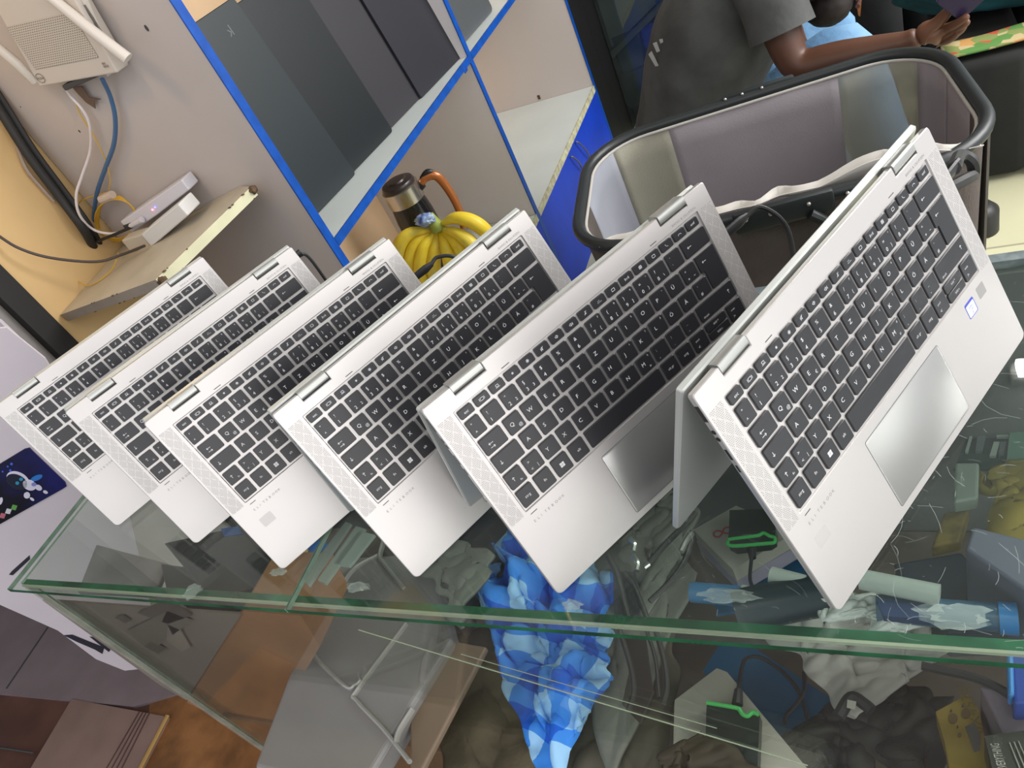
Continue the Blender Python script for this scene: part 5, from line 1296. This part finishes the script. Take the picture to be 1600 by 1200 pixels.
def draped(name, px, z0, m, label, cat, amp=0.03, seed=0, n=46, th=0.003, zf=None, fr=1.0):
    """crumpled cloth: a folded sheet stretched between four picture corners, floor height z0"""
    q = [onz(a, b, z0) for a, b in px]
    bm = bmesh.new(); G = []
    for i in range(n + 1):
        row = []
        for j in range(n + 1):
            u, v = i / n, j / n
            p = q[0] * (1 - u) * (1 - v) + q[1] * u * (1 - v) + q[2] * u * v + q[3] * (1 - u) * v
            e = min(u, 1 - u, v, 1 - v) * 5; e = min(1, e)
            s = Vector((u * 3.0 * fr + seed, v * 3.6 * fr, seed))
            w_ = abs(noise.noise(s)) * 1.3 + 0.6 * abs(noise.noise(s * 2.3)) + 0.25 * noise.noise(s * 5)
            rim = noise.noise(Vector((u * 4 + seed, v * 4, 9))) * 0.018
            row.append(bm.verts.new(p + Vector((rim, rim * .8, amp * w_ * (0.3 + 0.7 * e) + (zf(u, v) if zf else 0)))))
        G.append(row)
    for i in range(n):
        for j in range(n): bm.faces.new((G[i][j], G[i + 1][j], G[i + 1][j + 1], G[i][j + 1]))
    o = obj(name, bm, m, smooth=2.5); s_ = o.modifiers.new('t', 'SOLIDIFY'); s_.thickness = th; s_.offset = -1
    return tag(o, label, cat)
pb = plaid_mat()
draped('plaid_cloth', [(738, 875), (800, 830), (975, 905), (890, 1240)], -0.27, pb, 'crumpled blue and pale blue plaid cloth inside the counter', 'cloth', 0.06, 2.0)
draped('plaid_cloth', [(735, 900), (955, 985), (955, 1080), (850, 1220)], -0.255, pb, 'lower folds of the blue plaid cloth behind the front pane', 'cloth', 0.05, 6.0)
bag_o = mat('olive_grey_canvas', (0.155, 0.165, 0.135), 0.75, noise_amt=0.2, noise_scale=12, bump=0.3, bump_scale=40)
bag_b = mat('brown_khaki_canvas', (0.13, 0.105, 0.06), 0.8, noise_amt=0.3, noise_scale=10, bump=0.3, bump_scale=40)
draped('olive_bag', [(655, 880), (700, 835), (775, 870), (720, 985)], -0.19, bag_o, 'olive grey bag flap under the fourth laptop', 'bag', 0.012, 11, th=0.006, fr=0.5)
draped('khaki_bag', [(700, 1000), (830, 985), (900, 1240), (700, 1260)], -0.30, bag_b, 'brown khaki bag lying before the plaid cloth behind the front pane', 'bag', 0.02, 15, th=0.008, fr=0.45)
tag(obj('black_bag_panel', quad_panel([onz(a, b, -0.245) for a, b in ((690, 870), (760, 800), (860, 830), (760, 930), (720, 985))], 0.02, nrm=(0, 0, 1)), mat('black_nylon', (0.022, 0.022, 0.025), 0.7), smooth=0), 'black nylon bag panel behind the plaid cloth', 'bag')
# grey backpack with zips
bp_ = empty('backpack', tuple(onz(985, 880, ZI)), 0, 'olive grey backpack with zips and metal pulls between the two nearest laptops', 'backpack')
def child_draped(name, px, z0, m, amp, seed, th=0.006):
    o = draped(name, px, z0, m, None, None, amp, seed, 40, th, fr=0.6); o.parent = bp_; o.matrix_basis = Matrix.Translation(bp_.location).inverted(); 
    return o
child_draped('front_pocket', [(975, 850), (1040, 770), (1095, 800), (1010, 975)], -0.22, bag_o, 0.010, 21)
child_draped('main_body', [(865, 920), (1000, 790), (1085, 900), (960, 1240)], -0.27, bag_o, 0.014, 25)
child_draped('lower_body', [(900, 985), (1060, 975), (1040, 1240), (880, 1260)], -0.29, mat('dark_khaki', (0.105, 0.095, 0.065), 0.8, noise_amt=0.3, noise_scale=8), 0.014, 29)
for pts, r__ in (([(1008, 888), (1040, 850), (1068, 822), (1086, 800)], 0.0035), ([(1015, 940), (1050, 905), (1072, 870), (1082, 830)], 0.003), ([(950, 868), (965, 900), (975, 940), (985, 975)], 0.004),
                 ([(975, 895), (990, 915), (1003, 945), (1015, 975)], 0.003), ([(968, 985), (985, 1040), (990, 1080), (982, 1110)], 0.003), ([(1023, 980), (1036, 1025), (1042, 1070), (1036, 1100)], 0.003), ([(1010, 985), (1024, 1030), (1030, 1090)], 0.002)):
    world_child('zip', tube([onz(a, b, -0.178) for a, b in pts], r__, seg=8, smooth=5), mat('zip_black', (0.03, 0.03, 0.028), 0.5), bp_)
for pts in ([(985, 842), (992, 850), (990, 862)], [(990, 868), (997, 880), (995, 892)], [(1068, 815), (1075, 800), (1084, 790)], [(1064, 862), (1072, 845), (1081, 833)], [(1006, 886), (1014, 880)]):
    world_child('zip_pull', tube([onz(a, b, -0.171) for a, b in pts], 0.0035, seg=8, smooth=3), mat('polished_steel', (0.62, 0.64, 0.60), 0.18, 0.9), bp_)
strap = [(958, 893), (992, 893), (1000, 930), (1000, 980), (960, 980)]
world_child('strap', quad_panel([onz(a, b, -0.183) for a, b in strap], 0.004, nrm=(0, 0, 1)), mat('strap_grey', (0.06, 0.065, 0.07), 0.5), bp_, 0)
world_child('strap', quad_panel([onz(a, b, -0.20) for a, b in ((968, 990), (1008, 995), (1020, 1080), (1000, 1130), (972, 1100), (985, 1040))], 0.004, nrm=(0, 0, 1)), mat('strap_brown', (0.035, 0.028, 0.022), 0.6), bp_, 0)

# boxes, folders, phones on the right
wbx = mat('cream_box_card', (0.44, 0.43, 0.36), 0.5, noise_amt=0.12, noise_scale=8)
lil = mat('lilac_box_side', (0.36, 0.34, 0.42), 0.5, noise_amt=0.2, noise_scale=20)
blf = mat('blue_folder', (0.006, 0.115, 0.26), 0.35, 0, 0.5, noise_amt=0.2, noise_scale=6)
tag(obj('blue_folder', quad_panel([onz(a, b, -0.335) for a, b in ((1115, 930), (1250, 845), (1300, 880), (1250, 935), (1120, 960))], 0.006, nrm=(0, 0, 1)), blf, smooth=0), 'blue folder under the white box with the charging handset', 'folder')
tag(obj('blue_folder', quad_panel([onz(a, b, -0.345) for a, b in ((1098, 1048), (1125, 1006), (1166, 1004), (1312, 1100), (1270, 1160), (1240, 1180), (1110, 1060))], 0.006, nrm=(0, 0, 1)), blf, smooth=0), 'blue folder behind the front pane, under the black cable', 'folder')
def gbox(pts, z, h, label, sides):
    q = [onz(a, b, z) for a, b in pts]; c = sum(q, Vector()) / len(q)
    r = empty('white_box', (c.x, c.y, z - h), 0, label, 'box')
    world_child('lid', quad_panel(q, h * 0.5, nrm=(0, 0, 1)), wbx, r, 0)
    q2_ = [c + (p - c) * 1.03 - Vector((0, 0, h * 0.5)) for p in q]
    world_child('tray', quad_panel(q2_, h * 0.5, nrm=(0, 0, 1)), lil, r, 0)
    return r
gbox([(1083, 828), (1150, 790), (1245, 830), (1145, 890)], -0.275, 0.05, 'white carton with small red mark under the green-rimmed handset', 0)
ob = gbox([(1054, 1094), (1120, 1044), (1136, 1050), (1290, 1235), (1050, 1240)], -0.265, 0.05, 'cream carton behind the front pane under the charging handset', 0)
Mr = plane_of(onz(1118, 846, -0.2745), onz(1140, 838, -0.2745) - onz(1118, 846, -0.2745), onz(1114, 836, -0.2745) - onz(1118, 846, -0.2745))
bm = bmesh.new(); add_text(bm, '∞', 0, 0, 0.030, Mr, 0.0004); tag(obj('red_mark', bm, mat('red_print', (0.42, 0.05, 0.04), 0.5), smooth=0), 'small red looped mark printed on the white carton', 'printed mark')
gr = mat('green_rim', (0.06, 0.50, 0.11), 0.35); hb = mat('handset_black', (0.022, 0.028, 0.024), 0.3)
def handset(body, rim, z, th, label):
    q = [onz(a, b, z) for a, b in body]; c = sum(q, Vector()) / len(q)
    r = empty('charging_handset', (c.x, c.y, z - th), 0, label, 'handset')
    world_child('casing', quad_panel(q, th, nrm=(0, 0, 1)), hb, r, 0)
    world_child('green_rim', tube([onz(a, b, z + 0.0005) for a, b in rim], 0.0022, seg=8, smooth=4), gr, r)
    return r
handset([(1140, 797), (1205, 795), (1212, 826), (1211, 842), (1202, 848), (1148, 854), (1137, 848), (1139, 830)], [(1138, 843), (1160, 840), (1184, 837), (1193, 833), (1203, 838), (1210, 840), (1210, 847), (1200, 849), (1150, 853), (1138, 851), (1137, 846)], -0.257, 0.016, 'black handset with a green rim lying on the white carton')
handset([(1104, 1097), (1150, 1103), (1159, 1117), (1170, 1117), (1187, 1118), (1182, 1240), (1100, 1240)], [(1104, 1098), (1150, 1106), (1156, 1110), (1160, 1116), (1168, 1119), (1176, 1113), (1186, 1117)], -0.248, 0.014, 'black handset with bright green end behind the front pane')
cable('handset_cable', [onz(1177, 852, -0.262), onz(1174, 875, -0.262), onz(1172, 905, -0.29), onz(1180, 922, -0.32), onz(1195, 935, -0.33)], 0.0022, MT['rubber'], 'thin black cable leaving the green-rimmed handset on the carton')
cable('handset_cable', [onz(1152, 1104, -0.252), onz(1154, 1075, -0.26), onz(1160, 1040, -0.29), (onz(1168, 1028, -0.31)), onz(1190, 1028, -0.32), onz(1225, 1052, -0.33), onz(1250, 1085, -0.335), onz(1262, 1125, -0.335), onz(1272, 1160, -0.33)], 0.0022, MT['rubber'], 'black cable curving over the blue folder behind the front pane')
cable('handset_cable', [onz(1256, 1050, -0.33), onz(1256, 1080, -0.33), onz(1240, 1105, -0.33), onz(1228, 1118, -0.33), onz(1226, 1132, -0.33)], 0.0022, MT['rubber'], 'short black cable with a bare end crossing the blue folder')
for (pts, z) in (([(1174, 856), (1176, 872)], -0.262), ([(1152, 1101), (1154, 1078)], -0.250)):
    tag(obj('cable_boot', tube([onz(a, b, z) for a, b in pts], [0.0058, 0.0042], seg=10), MT['black']), 'black cable boot at the upper handset' if z == -0.262 else 'black cable boot at the lower handset', 'plug')
# bottles, markers, tape
def rod(name, a, b, z, r, m, label, cat, caps=None):
    pa_, pb_ = onz(*a, z), onz(*b, z)
    rt = empty(name, tuple((pa_ + pb_) / 2 - Vector((0, 0, r))), 0, label, cat)
    world_child('barrel', tube([pa_, pb_], r, seg=16), m, rt, 0.8)
    if caps: world_child('cap', tube([pb_, pb_ + (pb_ - pa_).normalized() * caps[0]], r * 1.1, seg=16), caps[1], rt, 0.8)
    return rt
mb = mat('marker_blue', (0.03, 0.13, 0.26), 0.35); mdk = mat('black_sleeve', (0.012, 0.022, 0.028), 0.35); cap_b = mat('cyan_cap', (0.02, 0.17, 0.42), 0.3); mw = mat('milk_plastic', (0.33, 0.38, 0.34), 0.4)
rod('marker', (1080, 925), (1160, 932), -0.20, 0.011, mb, 'blue tube lying just behind the front edge of the glass', 'tube', (0.006, mw))
rod('marker', (1150, 955), (1300, 925), -0.20, 0.022, mdk, 'black rolled sleeve lying behind the front edge under the nearest laptop', 'roll')
rod('tube', (1205, 900), (1262, 915), -0.19, 0.010, mw, 'short cream tube beside the nearest laptop corner', 'tube')
rod('tube', (1345, 905), (1468, 930), -0.17, 0.010, mw, 'white plastic tube right of the nearest laptop corner', 'tube')
rod('spray_bottle', (1370, 950), (1560, 965), -0.19, 0.013, mat('slate_bottle', (0.035, 0.09, 0.15), 0.3), 'slate blue bottle with cyan cap lying along the front edge', 'bottle', (0.014, cap_b))
tag(obj('blue_strip', quad_panel([onz(a, b, -0.172) for a, b in ((1370, 938), (1450, 945), (1455, 968), (1380, 962))], 0.01, nrm=(0, 0, 1)), mat('navy_item', (0.01, 0.03, 0.10), 0.4), smooth=0), 'navy strip between the white tube and the slate bottle', 'strip')
pw = mat('white_plastic_bag', (0.42, 0.41, 0.37), 0.45, noise_amt=0.15, noise_scale=6)
draped('plastic_bag', [(1190, 985), (1330, 930), (1500, 1010), (1335, 1125)], -0.27, pw, 'crumpled white plastic bag behind the front pane', 'plastic bag', 0.035, 33, th=0.002, fr=0.7)
draped('white_wrap', [(1245, 955), (1300, 920), (1480, 970), (1400, 985)], -0.20, mat('white_wrap', (0.50, 0.54, 0.50), 0.4), 'white wrapping sheet under the glass at the nearest laptop corner', 'wrapping', 0.02, 37, th=0.002)
# dark blue box and its neighbours at the right edge
db = mat('slate_navy_box', (0.095, 0.105, 0.145), 0.4, noise_amt=0.15, noise_scale=4)
pbox('navy_box', [(1508, 858), (1520, 822), (1760, 880), (1700, 990)], -0.16, 0.12, db, 'large dark slate blue box at the right edge under the glass', 'box')
pbox('navy_case', [(1395, 880), (1502, 862), (1610, 985), (1480, 990)], -0.25, 0.05, mat('navy_case', (0.012, 0.022, 0.040), 0.4), 'flat navy case left of the slate blue box', 'case')
yl_ = mat('mustard_fabric', (0.30, 0.23, 0.030), 0.8, noise_amt=0.3, noise_scale=8)
draped('yellow_pouch', [(1535, 742), (1640, 720), (1660, 870), (1570, 850)], -0.24, yl_, 'mustard yellow pouch above the slate blue box', 'pouch', 0.012, 41, th=0.01, fr=0.5)
pbox('white_carton', [(1492, 722), (1530, 722), (1528, 778), (1490, 785)], -0.22, 0.02, mat('sage_white', (0.24, 0.30, 0.25), 0.5), 'small pale carton between the nearest laptop and the yellow pouch', 'carton')
pbox('yellow_adapter', [(1475, 800), (1515, 795), (1500, 845), (1455, 855)], -0.24, 0.02, mat('dull_yellow_plastic', (0.22, 0.16, 0.03), 0.5, noise_amt=0.5, noise_scale=50), 'small dull yellow adapter left of the slate blue box', 'adapter')
mbd = empty('circuit_board', tuple(onz(1560, 660, -0.25)), 0, 'dark green circuit board with pale chips right of the nearest laptop touchpad', 'circuit board')
Mb = plane_of(onz(1500, 722, -0.235), onz(1530, 605, -0.235) - onz(1500, 722, -0.235), onz(1440, 716, -0.235) - onz(1500, 722, -0.235))
world_child('board', quad_panel([onz(a, b, -0.24) for a, b in ((1490, 735), (1545, 600), (1660, 590), (1640, 730))], 0.003, nrm=(0, 0, 1)), mat('pcb_green', (0.012, 0.045, 0.035), 0.4, col2=(0.02, 0.025, 0.035), noise_scale=30), mbd, 0)
world_child('heat_spreader', quad_panel([onz(a, b, -0.232) for a, b in ((1585, 600), (1660, 590), (1660, 735), (1572, 730))], 0.003, nrm=(0, 0, 1)), mat('sage_green_panel', (0.10, 0.20, 0.15), 0.4), mbd, 0)
chp = mat('pale_chip', (0.30, 0.37, 0.31), 0.4); chg = mat('grey_chip', (0.09, 0.12, 0.12), 0.4)
for pts, m_ in (([(1551, 626), (1576, 628), (1569, 654), (1542, 652)], chp), ([(1563, 660), (1578, 661), (1576, 682), (1557, 682)], chp), ([(1519, 668), (1523, 668), (1512, 706), (1508, 705)], chp),
                ([(1530, 660), (1545, 660), (1535, 705), (1524, 705)], chg), ([(1552, 610), (1578, 608), (1576, 622), (1550, 622)], chg), ([(1553, 690), (1562, 690), (1556, 712), (1546, 712)], chp), ([(1563, 690), (1572, 690), (1568, 712), (1560, 712)], chg)):
    world_child('chip', quad_panel([onz(a, b, -0.235) for a, b in pts], 0.004, nrm=(0, 0, 1)), m_, mbd, 0)
# lower right, behind the front pane
yd = empty('yellow_device', tuple(onz(1500, 1150, -0.26)), 0, 'mustard yellow device with round buttons and grey screen behind the front pane', 'device')
world_child('casing', quad_panel([onz(a, b, -0.235) for a, b in ((1462, 1112), (1512, 1085), (1530, 1110), (1556, 1240), (1490, 1240), (1476, 1160))], 0.03, nrm=(0, 0, 1)), mat('mustard_plastic', (0.26, 0.18, 0.02), 0.45), yd, 0)
def dsc(cx, cy, r, z, m, name):
    world_child(name, quad_panel([onz(cx + r * math.cos(2 * math.pi * k / 18), cy + r * 1.12 * math.sin(2 * math.pi * k / 18), z) for k in range(18)], 0.003, nrm=(0, 0, 1)), m, yd, 0)
bw = mat('brown_button', (0.13, 0.075, 0.02), 0.4); dsc(1489, 1122, 7, -0.2335, bw, 'button'); dsc(1509, 1114, 7, -0.2335, bw, 'button'); dsc(1499, 1148, 3, -0.2335, bw, 'button')
for a, b_ in ((1486, 1110), (1504, 1102), (1496, 1135)): dsc(a, b_, 1.6, -0.2335, MT['gap'], 'symbol')
world_child('screen', quad_panel([onz(a, b, -0.2335) for a, b in ((1508, 1135), (1523, 1130), (1532, 1150), (1531, 1171), (1522, 1174), (1517, 1160))], 0.003, nrm=(0, 0, 1)), mat('grey_lcd', (0.10, 0.095, 0.085), 0.3), yd, 0)
Mt = plane_of(onz(1541, 1146, -0.2343), onz(1522, 1092, -0.2343) - onz(1541, 1146, -0.2343), onz(1530, 1150, -0.2343) - onz(1541, 1146, -0.2343))
bm = bmesh.new(); add_text(bm, '0X457B', 0, 0.001, 0.013, Mt, 0.0006); world_child('lettering', bm, mat('yellow_dark_print', (0.16, 0.11, 0.02), 0.5), yd, 0)
pbox('purple_box', [(1530, 1070), (1590, 1078), (1660, 1140), (1570, 1152)], -0.20, 0.10, mat('mauve_grey_box', (0.20, 0.165, 0.20), 0.5), 'mauve grey box face at the right edge behind the front pane', 'box')
eb = empty('black_box', tuple(onz(1580, 1180, -0.24)), 0, 'black box printed EVERYTHING at the lower right corner', 'box')
world_child('body', quad_panel([onz(a, b, -0.19) for a, b in ((1538, 1150), (1640, 1136), (1680, 1260), (1565, 1260))], 0.09, nrm=(0, 0, 1)), mat('olive_black_box', (0.032, 0.034, 0.024), 0.5), eb, 0)
Mt = plane_of(onz(1574, 1203, -0.1895), onz(1560, 1160, -0.1895) - onz(1574, 1203, -0.1895), onz(1562, 1206, -0.1895) - onz(1574, 1203, -0.1895))
ln = (onz(1574, 1203, -0.1895) - onz(1560, 1162, -0.1895)).length
bm = bmesh.new(); add_text(bm, 'EVERYTHING', 0, 0, 0.009, Mt, 0.0006, width=ln); world_child('lettering', bm, mat('pale_print', (0.38, 0.38, 0.34), 0.5), eb, 0)
for k in range(3):
    world_child('printed_line', tube([onz(1577 + 7 * k, 1160 - k, -0.1893), onz(1593 + 8 * k, 1200, -0.1893)], 0.0006, seg=6), mat('pale_print', (0.22, 0.22, 0.19), 0.5), eb)
pbox('blue_container', [(1576, 1012), (1620, 1008), (1626, 1098), (1584, 1100)], -0.17, 0.1, mat('royal_blue', (0.02, 0.07, 0.34), 0.35), 'royal blue container at the right edge behind the front pane', 'container')
pbox('blue_sleeve', [(1573, 1020), (1583, 1018), (1585, 1085), (1575, 1086)], -0.165, 0.02, mat('cyan_strip', (0.03, 0.22, 0.55), 0.35), 'narrow bright blue sleeve beside the royal blue container', 'sleeve')
blk = mat('dark_clutter', (0.022, 0.020, 0.014), 0.6, noise_amt=0.4, noise_scale=14)
draped('black_sleeve', [(1280, 1120), (1340, 1060), (1490, 1090), (1460, 1260)], -0.30, blk, 'dark crumpled sleeve left of the yellow device', 'sleeve', 0.02, 51, th=0.004, fr=0.5)
draped('black_sleeve', [(1230, 1150), (1330, 1095), (1380, 1240), (1220, 1260)], -0.31, blk, 'dark tangle of leads between the carton and the yellow device', 'leads', 0.025, 57, th=0.004, fr=0.7)
draped('brown_sheet', [(1040, 1175), (1090, 1150), (1290, 1260), (1020, 1260)], -0.245, mat('brown_sheet', (0.055, 0.042, 0.024), 0.7, noise_amt=0.4, noise_scale=9), 'brown crumpled sheet at the lower edge under the cracked pane', 'sheet', 0.01, 61, fr=0.6)
cable('black_lead', [onz(1440, 1040, -0.20), onz(1475, 1048, -0.20), onz(1520, 1058, -0.20), onz(1560, 1075, -0.20), onz(1590, 1095, -0.20)], 0.004, MT['rubber'], 'black lead arching beside the plastic bag at the right')
cable('black_lead', [onz(1310, 1120, -0.25), onz(1330, 1090, -0.25), onz(1350, 1100, -0.25), (onz(1362, 1110, -0.25))], 0.006, MT['rubber'], 'short thick black lead below the plastic bag')
tag(obj('white_tag', quad_panel([onz(a, b, -0.243) for a, b in ((1324, 1093), (1338, 1096), (1336, 1109), (1323, 1105))], 0.001, nrm=(0, 0, 1)), mat('tag_white', (0.40, 0.39, 0.34), 0.6), smooth=0), 'small white tag on the black leads', 'tag')
for o in list(bpy.data.objects):
    if o.name.startswith('t') and o.users == 0: bpy.data.objects.remove(o)
